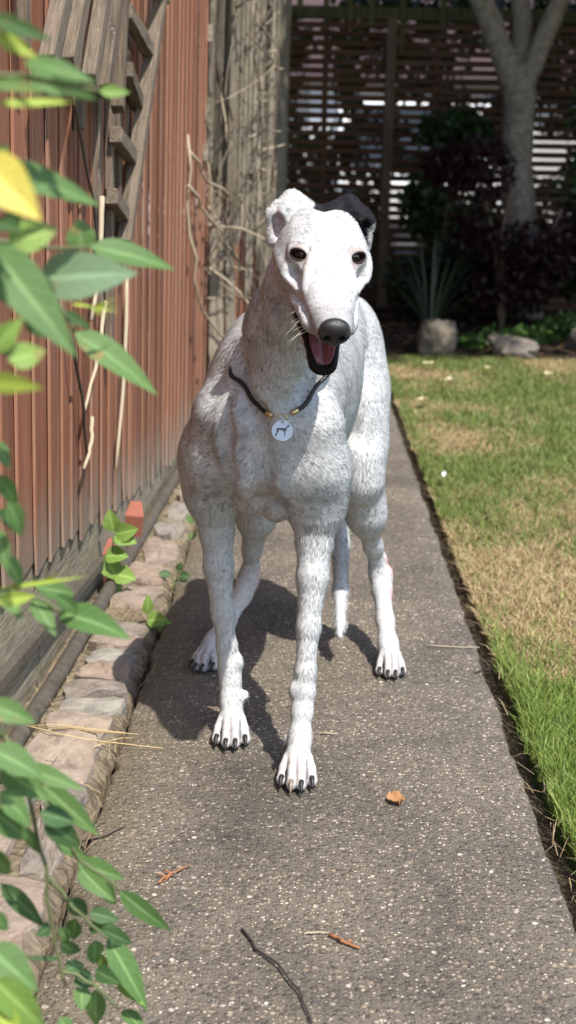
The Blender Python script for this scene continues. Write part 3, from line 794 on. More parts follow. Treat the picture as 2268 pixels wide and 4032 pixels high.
# ================================================================== trellises, stems, plants and litter
LEAFLETS = [
    (-0.1778, 0.8000, 0.9464, -0.1430, 0.7843, 0.9310, 0.0106, 1),
    (-0.1770, 0.8000, 0.9371, -0.1537, 0.8027, 0.9242, 0.0094, 5),
    (-0.1650, 0.8200, 0.9244, -0.1234, 0.8122, 0.9117, 0.0144, 0),
    (-0.1668, 0.8400, 0.9194, -0.1474, 0.8462, 0.9057, 0.0123, 0),
    (-0.1418, 0.9500, 0.9173, -0.1224, 0.9575, 0.9162, 0.0088, 2),
    (-0.1789, 0.8000, 0.9109, -0.1454, 0.7739, 0.9047, 0.0117, 0),
    (-0.1591, 0.8600, 0.9165, -0.1241, 0.8308, 0.9064, 0.0113, 1),
    (-0.1770, 0.8000, 0.9000, -0.1338, 0.8202, 0.9019, 0.0059, 5),
    (-0.1799, 0.8000, 0.8726, -0.1668, 0.7856, 0.8757, 0.0117, 0),
    (-0.1748, 0.7400, 0.8695, -0.1393, 0.7241, 0.8384, 0.0282, 3),
    (-0.1960, 0.8600, 0.8665, -0.1323, 0.8897, 0.8435, 0.0214, 0),
    (-0.1631, 1.0000, 0.8119, -0.1651, 0.9982, 0.8335, 0.0197, 0),
    (-0.1575, 1.0000, 0.8143, -0.0988, 1.0202, 0.7954, 0.0217, 0),
    (-0.1752, 0.9000, 0.7981, -0.1104, 0.8986, 0.8021, 0.0328, 4),
    (-0.1830, 0.8500, 0.8220, -0.1544, 0.8583, 0.8310, 0.0186, 2),
    (-0.1928, 0.8400, 0.8226, -0.1392, 0.8190, 0.7565, 0.0296, 0),
    (-0.1697, 1.0000, 0.7536, -0.1099, 1.0081, 0.7075, 0.0233, 0),
    (-0.1958, 0.8500, 0.7961, -0.1675, 0.8721, 0.7903, 0.0187, 1),
    (-0.1830, 0.8000, 0.7636, -0.1645, 0.8014, 0.7821, 0.0142, 2),
    (-0.1740, 0.8000, 0.7580, -0.1547, 0.8145, 0.7625, 0.0165, 2),
    (-0.1719, 0.8500, 0.7847, -0.1608, 0.8603, 0.7645, 0.0187, 1),
    (-0.1743, 0.7500, 0.7522, -0.1389, 0.7238, 0.7550, 0.0111, 5),
    (-0.1678, 0.9500, 0.7723, -0.1519, 0.9655, 0.7589, 0.0083, 1),
    (-0.1931, 0.8500, 0.7636, -0.1823, 0.8555, 0.7535, 0.0100, 1),
    (-0.1524, 0.9700, 0.7736, -0.1308, 0.9581, 0.7824, 0.0020, 5),
    (-0.1524, 0.9700, 0.7736, -0.1270, 0.9419, 0.7792, 0.0020, 5),
    (-0.1524, 0.9700, 0.7731, -0.1355, 0.9919, 0.7693, 0.0020, 5),
    (-0.1657, 0.9700, 0.7761, -0.1489, 0.9684, 0.7738, 0.0028, 5),
    (-0.1524, 0.9700, 0.7731, -0.1428, 0.9831, 0.7657, 0.0020, 5),
    (-0.2171, 0.9500, 0.6578, -0.2056, 0.9727, 0.6315, 0.0128, 0),
    (-0.2092, 0.9500, 0.6395, -0.2018, 0.9628, 0.6105, 0.0142, 0),
    (-0.2178, 0.9500, 0.6307, -0.2110, 0.9753, 0.6115, 0.0129, 1),
    (-0.2181, 0.9500, 0.6191, -0.2077, 0.9437, 0.5891, 0.0129, 0),
    (-0.2130, 0.9500, 0.5989, -0.2032, 0.9681, 0.5719, 0.0130, 1),
    (-0.2178, 0.9500, 0.6818, -0.2051, 0.9467, 0.6631, 0.0113, 0),
    (-0.2009, 1.0000, 0.5626, -0.1756, 1.0261, 0.5476, 0.0152, 0),
    (-0.1861, 1.0000, 0.5552, -0.1737, 1.0227, 0.5343, 0.0121, 0),
    (-0.1888, 1.0300, 0.5332, -0.1287, 1.0058, 0.5224, 0.0251, 0),
    (-0.2026, 1.0000, 0.5532, -0.1841, 0.9782, 0.5296, 0.0152, 0),
    (-0.2211, 0.9700, 0.5693, -0.1544, 0.9530, 0.5819, 0.0041, 5),
    (-0.2127, 0.9200, 0.5756, -0.1906, 0.9479, 0.5707, 0.0113, 5),
    (-0.2166, 0.9500, 0.5724, -0.1992, 0.9462, 0.5532, 0.0116, 0),
    (-0.2156, 0.9000, 0.5073, -0.1839, 0.9076, 0.4911, 0.0170, 0),
    (-0.1979, 1.0000, 0.5642, -0.1806, 0.9881, 0.5773, 0.0036, 5),
    (-0.2257, 0.9500, 0.4521, -0.1882, 0.9504, 0.4294, 0.0242, 0),
    (-0.2249, 0.9700, 0.4293, -0.1851, 0.9632, 0.4078, 0.0217, 0),
    (-0.2133, 1.0000, 0.4165, -0.1658, 0.9911, 0.4003, 0.0159, 0),
    (-0.2021, 1.0200, 0.3928, -0.1575, 1.0251, 0.3505, 0.0195, 0),
    (-0.2208, 0.9500, 0.4192, -0.1989, 0.9551, 0.3887, 0.0183, 0),
    (-0.2271, 0.9500, 0.4031, -0.2061, 0.9743, 0.3692, 0.0216, 0),
    (-0.2017, 1.0000, 0.3785, -0.1758, 1.0109, 0.3638, 0.0177, 1),
    (-0.1987, 1.0000, 0.3735, -0.1738, 1.0257, 0.3376, 0.0194, 1),
    (-0.1992, 1.0500, 0.3282, -0.1750, 1.0714, 0.3036, 0.0109, 0),
    (-0.2462, 1.0500, 0.2901, -0.2148, 1.0795, 0.2348, 0.0160, 1),
    (-0.1900, 1.1000, 0.2865, -0.1512, 1.1103, 0.2633, 0.0197, 0),
    (-0.1884, 1.1000, 0.2809, -0.1564, 1.0798, 0.2571, 0.0180, 0),
    (-0.1726, 1.1200, 0.2575, -0.1654, 1.1416, 0.2198, 0.0128, 0),
    (-0.1596, 1.1400, 0.2374, -0.1149, 1.1679, 0.1823, 0.0179, 0),
    (-0.1992, 1.1000, 0.2503, -0.1861, 1.1243, 0.2210, 0.0164, 1),
    (-0.1836, 1.1200, 0.2262, -0.1569, 1.1241, 0.2180, 0.0149, 1),
    (-0.1961, 1.1200, 0.2200, -0.2008, 1.1328, 0.1907, 0.0157, 0),
    (-0.1854, 1.1300, 0.2067, -0.1589, 1.1127, 0.2155, 0.0151, 1),
    (-0.1744, 1.1400, 0.1973, -0.1510, 1.1599, 0.1723, 0.0160, 1),
    (-0.1832, 1.1400, 0.1871, -0.1834, 1.1444, 0.1602, 0.0176, 0),
    (-0.1723, 1.1500, 0.1836, -0.1338, 1.1371, 0.1174, 0.0238, 0),
    (-0.2115, 1.0800, 0.2346, -0.2189, 1.0538, 0.2401, 0.0127, 1),
    (-0.2074, 1.1000, 0.2213, -0.2031, 1.1212, 0.1923, 0.0125, 0),
    (-0.2052, 1.1000, 0.2079, -0.1953, 1.1294, 0.1798, 0.0133, 1),
    (-0.1978, 1.0500, 0.2219, -0.2243, 1.0253, 0.2359, 0.0043, 1),
    (-0.2058, 1.1200, 0.1676, -0.1919, 1.1380, 0.1638, 0.0152, 1),
    (-0.1986, 1.1300, 0.1585, -0.1805, 1.1246, 0.1495, 0.0177, 1),
    (-0.1821, 1.1400, 0.1569, -0.1549, 1.1190, 0.1558, 0.0162, 1),
    (-0.1944, 1.1300, 0.1465, -0.1916, 1.1176, 0.1282, 0.0177, 0),
    (-0.1823, 1.1400, 0.1365, -0.1831, 1.1561, 0.0889, 0.0195, 0),
    (-0.1704, 1.1600, 0.1450, -0.1465, 1.1824, 0.1279, 0.0118, 2),
    (-0.1631, 1.1600, 0.1328, -0.1369, 1.1327, 0.1255, 0.0158, 2),
    (-0.1806, 1.1500, 0.1671, -0.1730, 1.1569, 0.1419, 0.0101, 2),
    (-0.1596, 1.1600, 0.1038, -0.1359, 1.1327, 0.0956, 0.0159, 0),
    (-0.2174, 0.9000, 0.3470, -0.2088, 0.9131, 0.3271, 0.0121, 0),
    (-0.2087, 0.8500, 0.3515, -0.1743, 0.8399, 0.3227, 0.0260, 0),
    (-0.1946, 0.8000, 0.3588, -0.1652, 0.8229, 0.3085, 0.0220, 2),
    (-0.2294, 0.9500, 0.3741, -0.2201, 0.9788, 0.3364, 0.0187, 0),
    (-0.2082, 1.1000, 0.1332, -0.1962, 1.1003, 0.1094, 0.0153, 0),
    (-0.2145, 1.0000, 0.3663, -0.2101, 1.0299, 0.3274, 0.0097, 0),
    (-0.1764, 0.8200, 0.8306, -0.1645, 0.8086, 0.8445, 0.0132, 0),
    (-0.1855, 0.8200, 0.8349, -0.1643, 0.7946, 0.8294, 0.0144, 1),
    (-0.1966, 0.8000, 0.3343, -0.1763, 0.8060, 0.3150, 0.0195, 5),
]
PLANT_STEMS = [
    [(-0.1877, 0.8200, 0.9164), (-0.1651, 0.8200, 0.9168), (-0.1449, 0.8200, 0.9118), (-0.1224, 0.8200, 0.9097)],
    [(-0.2252, 0.9700, 0.8195), (-0.1979, 0.9700, 0.8160), (-0.1788, 0.9700, 0.8138), (-0.1527, 0.9700, 0.8151)],
    [(-0.2163, 0.9300, 0.8108), (-0.1903, 0.9300, 0.7958), (-0.1668, 0.9300, 0.7780), (-0.1573, 0.9300, 0.7603)],
    [(-0.2374, 0.9900, 0.5661), (-0.2139, 0.9900, 0.5590), (-0.1932, 0.9900, 0.5549), (-0.1800, 0.9900, 0.5454)],
    [(-0.2326, 1.0200, 0.4340), (-0.2176, 1.0200, 0.4076), (-0.2106, 1.0200, 0.3635), (-0.2019, 1.0200, 0.3222), (-0.1995, 1.0200, 0.2800), (-0.1952, 1.0200, 0.2480), (-0.1876, 1.0200, 0.2163)],
    [(-0.2169, 1.1000, 0.2725), (-0.1993, 1.1000, 0.2484), (-0.1804, 1.1000, 0.2260), (-0.1631, 1.1000, 0.2111)],
    [(-0.2111, 1.1200, 0.1682), (-0.1933, 1.1200, 0.1628), (-0.1755, 1.1200, 0.1493), (-0.1577, 1.1200, 0.1298)],
    [(-0.2103, 1.0600, 0.3586), (-0.1943, 1.0600, 0.3341), (-0.1814, 1.0600, 0.3074), (-0.1633, 1.0600, 0.2953), (-0.1478, 1.0600, 0.2804)],
    [(-0.2235, 0.9800, 0.4507), (-0.2090, 0.9800, 0.4270), (-0.1942, 0.9800, 0.4111)],
    [(-0.1891, 0.8200, 0.8684), (-0.1755, 0.8200, 0.8642)],
]
def set_grain(me, p, d, side, out, seed):
    n = len(me.vertices); P = np.empty(n * 3, np.float32); me.vertices.foreach_get('co', P); P = P.reshape(-1, 3) - np.array(p)
    G = np.stack([P @ np.array(side) + seed * 0.37, P @ np.array(out) + seed * 0.11, P @ np.array(d)], -1).astype(np.float32)
    a = me.attributes.new('grain', 'FLOAT_VECTOR', 'POINT'); a.data.foreach_set('vector', G.ravel())
    return me
def member(name, p, q, w, th, mat, parent, seed=0, ragged=0.0, twist=0.0):
    """a sawn batten from p to q: w along the fence, th out from it, with worn uneven arrises"""
    rr = random.Random(seed)
    p, q = Vector(p), Vector(q); d = (q - p).normalized()
    out = Vector((1, 0, 0)); out = (out - d * out.dot(d)).normalized(); side = d.cross(out).normalized()
    n = 5; V, F = [], []
    bow = rr.uniform(-0.004, 0.004)
    for j in range(n + 1):
        t = j / n; c = p.lerp(q, t) + out * bow * math.sin(t * 3.14) + side * rr.uniform(-0.0012, 0.0012)
        for k, (a, b) in enumerate(((-1, -1), (1, -1), (1, 1), (-1, 1))):
            e = c + side * (a * w / 2 * rr.uniform(0.94, 1.04)) + out * (b * th / 2 * rr.uniform(0.93, 1.05))
            if j == n and ragged: e += d * rr.uniform(-ragged, ragged)
            V.append(e)
    for j in range(n):
        for k in range(4):
            a, b = j*4+k, j*4+(k+1) % 4
            F.append((a, b, b+4, a+4))
    F.append((3, 2, 1, 0)); F.append(tuple(n*4+k for k in range(4)))
    me = mesh(name, V, F)
    bm = bmesh.new(); bm.from_mesh(me); bmesh.ops.recalc_face_normals(bm, faces=bm.faces); bm.to_mesh(me); bm.free()
    return put(name, set_grain(bevel_me(me, 0.0018), p, d, side, out, seed), mat, parent)
def ext(a, b, k):
    """continue the segment a -> b beyond b by factor k"""
    a, b = Vector(a), Vector(b); return b + (b - a) * k

tr = empty('broken_trellis', (-0.40, 3.0, 0.7)); tag(tr, 'broken grey lattice trellis leaning on the fence behind the climbing plant', 'trellis')
STILE = ((-0.404, 3.040, 0.727), (-0.358, 3.360, 1.264))
member('stile', ext(STILE[0], STILE[1], 1.1), STILE[0], 0.034, 0.030, M_GREYWOOD, tr, 1)
for i, (a, b) in enumerate((((-0.364, 3.300, 1.142), (-0.399, 2.980, 1.196)), ((-0.382, 3.220, 1.025), (-0.399, 2.980, 1.082)), ((-0.387, 3.150, 0.907), (-0.408, 2.880, 0.950)), ((-0.395, 3.080, 0.785), (-0.410, 2.820, 0.831)), ((-0.345, 3.40, 1.275), (-0.375, 2.90, 1.37)))):
    member('rung', Vector(a) + Vector((-0.012, 0.012, 0)), Vector(b) + Vector((0.01, 0, 0)), 0.032, 0.026, M_GREYWOOD, tr, 10 + i, 0.002)
for i, (b, a, w) in enumerate((((-0.401, 2.280, 1.131), (-0.403, 2.180, 1.029), 0.040), ((-0.389, 2.420, 1.149), (-0.396, 2.320, 1.037), 0.040), ((-0.377, 2.560, 1.166), (-0.381, 2.440, 1.018), 0.044), ((-0.367, 2.660, 1.179), (-0.374, 2.550, 1.012), 0.040), ((-0.374, 2.800, 1.195), (-0.372, 2.720, 0.990), 0.034))):
    member('slat', ext(a, b, 3.0), a, w, 0.024, M_GREYWOOD, tr, 20 + i, 0.006)
for i, (b, a) in enumerate((((-0.412, 3.050, 1.9), (-0.416, 3.020, 0.774)), ((-0.414, 3.200, 1.9), (-0.418, 3.180, 0.720)), ((-0.412, 2.930, 1.8), (-0.418, 2.900, 0.50)), ((-0.418, 2.80, 1.9), (-0.420, 2.78, 0.62)), ((-0.420, 2.60, 1.9), (-0.422, 2.58, 0.95)), ((-0.422, 2.15, 1.9), (-0.426, 2.12, 1.05)))):
    member('slat', b, a, 0.032, 0.016, M_GREYWOOD, tr, 40 + i, 0.008)

t2 = empty('split_trellis', (-0.34, 5.6, 0.8)); tag(t2, 'tall silvery split-wood trellis overgrown with dead stems on the fence', 'trellis')
r2 = random.Random(17)
def plank(p, q, w, th, facing, seed, ragged):
    """split, peeling plank: wide face towards `facing`, frayed lower end"""
    rr = random.Random(seed)
    p, q = Vector(p), Vector(q); d = (q - p).normalized(); out = Vector(facing); out = (out - d * out.dot(d)).normalized(); side = d.cross(out).normalized()
    m, n = 6, 8; V, F = [], []
    drop = [rr.uniform(-ragged, ragged) for _ in range(m + 1)]
    rid = [rr.uniform(-0.004, 0.006) for _ in range(m + 1)]
    for layer in (1, -1):
        for j in range(n + 1):
            t = j / n
            for k in range(m + 1):
                u = k / m * 2 - 1
                c = p.lerp(q, t) + side * (u * w / 2 * (1 + 0.06 * math.sin(t * 7 + seed))) + out * (layer * th / 2 + (rid[k] if layer > 0 else 0) + 0.006 * math.sin(t * 5 + seed))
                if j == n: c += d * drop[k]
                V.append(c)
    S_ = (n + 1) * (m + 1)
    for j in range(n):
        for k in range(m):
            a = j * (m + 1) + k
            F.append((a, a + 1, a + m + 2, a + m + 1)); F.append((S_ + a, S_ + a + m + 1, S_ + a + m + 2, S_ + a + 1))
    for j in range(n):
        for k in (0, m):
            a = j * (m + 1) + k; F.append((a, a + m + 1, S_ + a + m + 1, S_ + a))
    for k in range(m):
        for j in (0, n):
            a = j * (m + 1) + k; F.append((a, S_ + a, S_ + a + 1, a + 1))
    me = mesh('slat', V, F)
    bm = bmesh.new(); bm.from_mesh(me); bmesh.ops.recalc_face_normals(bm, faces=bm.faces); bm.to_mesh(me); bm.free()
    return put('slat', set_grain(me, p, d, side, out, seed), M_SILVER, t2)
for i in range(15):
    u = i / 14
    xx, yy = -0.365 + 0.205 * u, 4.90 + 0.42 * u + r2.uniform(-0.08, 0.08)
    lo = (0.92, 0.90, 0.90, 0.88, 0.89, 0.80, 0.62, 0.84, 0.70, 0.45, 0.98, 0.60, 0.35, 0.50, 0.30)[i] + r2.uniform(-0.02, 0.02)
    plank((xx + 0.02 + r2.uniform(-0.010, 0.010), yy + 0.03, 2.20), (xx, yy, lo), r2.uniform(0.016, 0.034), 0.012, (r2.uniform(-0.1, 0.6), -1.0, 0.1), 300 + i, 0.034)
for i in range(9):
    yy = 5.6 + 0.33 * i
    plank((FX(yy) + 0.12 + r2.uniform(-0.03, 0.03), yy, 2.1), (FX(yy) + 0.10, yy, r2.uniform(0.25, 0.9)), 0.03, 0.012, (0.8, -1.0, 0.0), 340 + i, 0.03)
for i, (xx, yy, z) in enumerate(((-0.362, 4.86, 1.34), (-0.366, 4.84, 1.08), (-0.372, 4.82, 0.955), (-0.33, 4.88, 0.70), (-0.22, 5.2, 0.92), (-0.31, 4.95, 0.62))):
    member('block', (xx, yy, z + 0.030), (xx, yy, z - 0.025), 0.03, 0.034, M_SILVER, t2, 120 + i)
plank((-0.345, 5.05, 0.95), (-0.335, 5.0, 0.12), 0.05, 0.02, (0.25, -1.0, 0.0), 391, 0.03)
plank((-0.300, 5.15, 0.95), (-0.290, 5.1, 0.10), 0.035, 0.02, (0.25, -1.0, 0.0), 392, 0.03)

# dead climber stems over the split trellis
ds = empty('dead_climber', (-0.30, 5.2, 0.0)); tag(ds, 'leafless dead climber stems tangled over the silvery trellis', 'dead climber')
r3 = random.Random(23)
def wander(p, d, L, n, amp, xmax=-0.135):
    p, d = Vector(p), Vector(d).normalized(); out = [p.copy()]
    for k in range(n):
        d = (d + Vector((r3.uniform(-1, 1) * amp * 0.4, r3.uniform(-1, 1) * amp, r3.uniform(-1, 1) * amp))).normalized()
        p = p + d * (L / n); p.x = min(p.x, xmax); out.append(p.copy())
    return out
for i in range(80):
    u_ = r3.random(); x, yy = -0.375 + 0.225 * u_, 4.83 + 0.42 * u_ - r3.uniform(0.0, 0.05)
    pts = wander((x, yy, r3.uniform(0.45, 1.6)), (r3.uniform(-0.5, 0.5), r3.uniform(-0.2, 0.3), r3.uniform(-0.4, 1.0)), r3.uniform(0.3, 0.8), 9, 0.38)
    r0 = r3.uniform(0.0014, 0.0040)
    tube('stem', pts, [r0 * (1 - 0.6 * k / 9) for k in range(10)], r3.choice((M_DRY, M_DRYDARK, M_DRYDARK, M_SILVER)), ds, 5)
for i in range(16):      # stub twigs sticking out towards the garden
    yy = r3.uniform(5.1, 5.5); x = -0.15
    z = r3.uniform(0.75, 1.75)
    pts = wander((x - 0.05, yy, z), (1.0, r3.uniform(-0.3, 0.3), r3.uniform(-0.1, 0.6)), r3.uniform(0.03, 0.10), 4, 0.2, 0.0)
    tube('twig', pts, [0.0038, 0.0034, 0.003, 0.0026, 0.0016], M_DRY, ds, 5)
for a in ([(-0.37, 4.35, 0.95), (-0.33, 4.6, 0.86), (-0.27, 5.2, 0.80), (-0.23, 5.9, 0.78)], [(-0.37, 4.3, 0.85), (-0.33, 4.6, 0.75), (-0.27, 5.1, 0.60), (-0.22, 5.5, 0.46)], [(-0.375, 4.32, 1.0), (-0.37, 4.34, 0.7), (-0.35, 4.4, 0.5), (-0.30, 4.7, 0.36), (-0.27, 5.0, 0.28)]):
    tube('stem', wob(a, [0.005] * len(a), 3, 0.012, 3)[0], 0.0045, M_DRY, ds, 6)
dead_spots = (((-0.418, 3.187, 0.654), (-0.420, 2.999, 0.242), 0.0050, 'long straight pale dry stem hanging low on the fence below the trellis'),
              ((-0.410, 2.766, 0.829), (-0.416, 2.650, 0.600), 0.0055, 'short thick grey dry stem just below the trellis slats'),
              ((-0.418, 2.848, 0.619), (-0.424, 2.600, 0.430), 0.0045, 'slanting pale dry stem behind the pointed green leaf'),
              ((-0.424, 2.699, 0.406), (-0.426, 2.603, 0.322), 0.0045, 'short broken grey dry stem near the foot of the fence'),
              ((-0.428, 2.470, 0.600), (-0.424, 2.640, 0.340), 0.0035, 'thin dark dry stem slanting down the fence boards'),
              ((-0.418, 2.500, 1.000), (-0.412, 2.790, 0.640), 0.0035, 'thin brown dry stem crossing below the broken trellis slats'),
              ((-0.375, 5.615, 1.395), (-0.385, 5.062, 0.439), 0.0050, 'tall thin pale dry stem on the fence before the silvery trellis'))
for i, (a, b, r, lab) in enumerate(dead_spots):
    pts, ra = wob([a, Vector(a).lerp(Vector(b), 0.5) + Vector((0.006, 0.01, 0)), b], [r, r * 0.9, r * 0.7], 60 + i, 0.0016, 4)
    o = tube('dry_stick', pts, ra, M_DRYDARK if 'dark' in lab or 'brown' in lab else M_DRY, None, 7)
    tag(o, lab, 'stem', 'dry stems on the boarded fence')

# ------------------------------------------------------------------ climbing plant close to the camera
LEAFM = [mat_leaf('leaf_mid', (0.070, 0.150, 0.040), (0.120, 0.215, 0.065)), mat_leaf('leaf_dark', (0.040, 0.095, 0.032), (0.072, 0.140, 0.046)), mat_leaf('leaf_light', (0.150, 0.260, 0.050), (0.210, 0.320, 0.070)), mat_leaf('leaf_yellow', (0.50, 0.44, 0.06), (0.58, 0.50, 0.10)), mat_leaf('leaf_pale', (0.13, 0.22, 0.12), (0.17, 0.26, 0.15)), mat_leaf('leaf_lime', (0.26, 0.36, 0.05), (0.34, 0.42, 0.07))]
def leaf_me(B, T, W, seed, droop=0.10, pointed=1.0, name='leaf'):
    rr = random.Random(seed)
    B, T = Vector(B), Vector(T); d = T - B; L = d.length; d.normalize()
    nrm0 = Vector((0.25 + rr.uniform(-0.35, 0.35), -0.85, 0.45 + rr.uniform(-0.35, 0.35)))
    nrm0 = (nrm0 - d * nrm0.dot(d)).normalized(); side = d.cross(nrm0).normalized()
    n = 9; V, F, rib, ven = [], [], [], []
    fold = rr.uniform(0.10, 0.28)
    curl = rr.uniform(-1, 1) * 0.06
    for j in range(n + 1):
        t = j / n
        prof = (math.sin(math.pi * min(1, t ** 0.72)) ** 0.85) * (1 - 0.30 * t * pointed) if 0 < t < 1 else 0.0
        hw = W * 0.5 * prof * 1.12
        c = B + d * (L * t) + nrm0 * (L * droop * math.sin(t * math.pi) * 0.6) + side * (L * curl * t * t)
        for k in (-1, -0.5, 0, 0.5, 1):
            V.append(c + side * (hw * k) + nrm0 * (abs(k) * hw * fold + 0.05 * hw * math.sin(j * 2.1 + k * 3 + seed)))
            rib.append(1.0 - abs(k)); ven.append(t * 7.0 - abs(k) * 1.6 + 20.0)
    for j in range(n):
        for k in range(4):
            a = j * 5 + k
            F.append((a, a + 1, a + 6, a + 5))
    me = mesh(name, V, F, True)
    for nm, va in (('rib', rib), ('vein', ven)):
        at_ = me.attributes.new(nm, 'FLOAT', 'POINT'); at_.data.foreach_set('value', np.array(va, np.float32))
    return me
cl = empty('climbing_plant', (-0.40, 0.95, 0.0)); tag(cl, 'green climbing plant with pointed leaflets hanging in front of the fence', 'climbing plant')
for i, l in enumerate(LEAFLETS):
    put('leaf', leaf_me(l[0:3], l[3:6], l[6], 200 + i, 0.08 if l[6] > 0.012 else 0.03, 1.0 if i not in (11, 14, 20) else 0.0), LEAFM[l[7]], cl)
M_STEMG = flat('green_stem', (0.10, 0.12, 0.045), 0.6)
for p in PLANT_STEMS:
    q, ra = wob(p, [0.0020] * len(p), len(p), 0.0012, 3)
    tube('stem', q, [0.0021 - 0.0009 * k / len(q) for k in range(len(q))], M_STEMG, cl, 6)
for i, (p, e) in enumerate((((-0.41, 0.93, 0.0), (-0.38, 0.95, 1.30)), ((-0.395, 0.96, 0.90), PLANT_STEMS[0][0]), ((-0.40, 0.94, 0.55), PLANT_STEMS[1][0]), ((-0.40, 0.94, 0.60), PLANT_STEMS[2][0]), ((-0.40, 0.94, 0.35), PLANT_STEMS[3][0]), ((-0.40, 0.94, 0.55), PLANT_STEMS[4][0]), ((-0.40, 0.95, 0.7), PLANT_STEMS[9][0]), ((-0.40, 0.94, 0.50), PLANT_STEMS[8][0]))):
    q, ra = wob([p, Vector(p).lerp(Vector(e), 0.5) + Vector((0, 0, 0.03)), e], [0.006 if i == 0 else 0.003] * 3, 90 + i, 0.004, 4)
    tube('stem', q, ra, M_STEMG, cl, 6)

# ------------------------------------------------------------------ weeds, bricks, litter
def weed(label, base, leaves, mat, name='weed', stem=M_STEMG, group='small weeds beside the path'):
    e = empty(name, base); tag(e, label, 'weed', group)
    b = Vector(base)
    for i, (dx, dy, dz, L, W, ax, az) in enumerate(leaves):
        p = b + Vector((dx, dy, dz))
        tube('stem', [b, b.lerp(p, 0.5) + Vector((0, 0, 0.004)), p], 0.0012, stem, e, 5)
        put('leaf', leaf_me(p, p + Vector((ax, -0.25 * abs(ax) + 0.05 * i * 0.1, az)).normalized() * L, W, int(abs(base[1]) * 900) + i, 0.10, 0.3), mat, e)
weed('two bright green rounded leaves growing from the crack by the stones', (-0.300, 2.640, -0.01), [(-0.010, 0.0, 0.020, 0.045, 0.032, 1.0, 0.15), (0.018, 0.01, 0.015, 0.032, 0.030, 0.5, -0.9), (-0.012, 0.01, 0.030, 0.042, 0.022, 0.1, 1.0), (-0.03, 0.0, 0.01, 0.02, 0.012, -1, 0.2)], LEAFM[2])
weed('dark green clover-like weed at the left edge of the path', (-0.285, 2.960, -0.01), [(0.010, 0, 0.022, 0.026, 0.020, 1, 0.1), (-0.012, 0, 0.024, 0.026, 0.020, -1, 0.1), (0.0, -0.01, 0.012, 0.026, 0.020, 0.1, -1), (0.004, 0, 0.035, 0.022, 0.014, 0.6, 0.8), (0.012, 0.0, 0.010, 0.022, 0.018, 0.9, -0.5)], LEAFM[1])
weed('crinkled light green plant growing in front of the two red bricks', (-0.425, 2.86, 0.0), [(0.020, 0, 0.135, 0.050, 0.036, -0.2, 1), (0.022, 0, 0.130, 0.055, 0.038, 1, 0.25), (0.020, 0, 0.125, 0.052, 0.038, 1, -0.3), (0.0, 0, 0.080, 0.055, 0.040, 0.9, 0.1), (0.0, 0, 0.075, 0.055, 0.045, 0.5, -0.9), (0.02, 0, 0.04, 0.050, 0.042, 0.9, -0.1), (-0.01, 0, 0.060, 0.06, 0.02, -0.9, 0.1), (-0.02, 0, 0.05, 0.05, 0.03, -0.7, -0.2), (0.0, 0.0, 0.02, 0.05, 0.03, 0.4, -0.3), (0.01, 0, 0.05, 0.05, 0.015, -1, 0.4)], LEAFM[2])
weed('tiny green weed in the path joint behind the tail', (0.120, 3.46, -0.005), [(0.01, 0, 0.012, 0.03, 0.016, 1, 0.2), (-0.01, 0, 0.012, 0.03, 0.016, -1, 0.3), (0.0, 0, 0.02, 0.03, 0.016, 0.3, 1), (0.0, -0.01, 0.008, 0.025, 0.014, 0.4, -0.3), (0.0, -0.01, 0.01, 0.025, 0.014, -0.6, 0.1)], LEAFM[2])
weed('small green sprout between the stones and the path by the foreleg', (-0.272, 3.42, -0.01), [(0.0, 0, 0.03, 0.03, 0.018, 0.6, 0.8), (-0.012, 0, 0.03, 0.03, 0.016, -0.6, 0.8), (0.0, 0, 0.012, 0.028, 0.014, 0.9, 0.2), (-0.01, -0.02, 0.008, 0.028, 0.014, -0.3, -0.4)], LEAFM[0])
weed('tiny green sprout on the path between the hind leg and forelegs', (-0.010, 3.62, -0.004), [(0.0, 0, 0.015, 0.03, 0.016, 0.8, 0.5), (-0.012, 0, 0.015, 0.03, 0.016, -0.8, 0.5), (0.0, 0, 0.01, 0.03, 0.014, 0.2, 1)], LEAFM[2])
M_BRICK = NT('red_brick'); _g = M_BRICK.geo(); _n = M_BRICK.noise(_g, 60, 6, 0.7)
M_BRICK = M_BRICK.done(color=M_BRICK.mix(_n, (0.22, 0.062, 0.038), (0.34, 0.125, 0.082)), rough=0.85, normal=M_BRICK.bump(_n, 0.6, 0.004))
for i, (c, r, lab) in enumerate((((-0.424, 3.29, 0.045), (0.25, 0.10, 0.20), 'red brick propped on end beside the fence foot'), ((-0.440, 2.98, 0.030), (0.15, -0.12, 0.35), 'red brick nearer the camera, half hidden by the crinkled plant'))):
    me = mesh('brick', *box_arrays((0, 0, 0), (0.024, 0, 0), (0, 0.040, 0), (0, 0, 0.045)))
    o = put('brick', bevel_me(me, 0.004, 2), M_BRICK, None, c); o.rotation_euler = r
    tag(o, lab, 'brick', 'loose bricks by the fence')

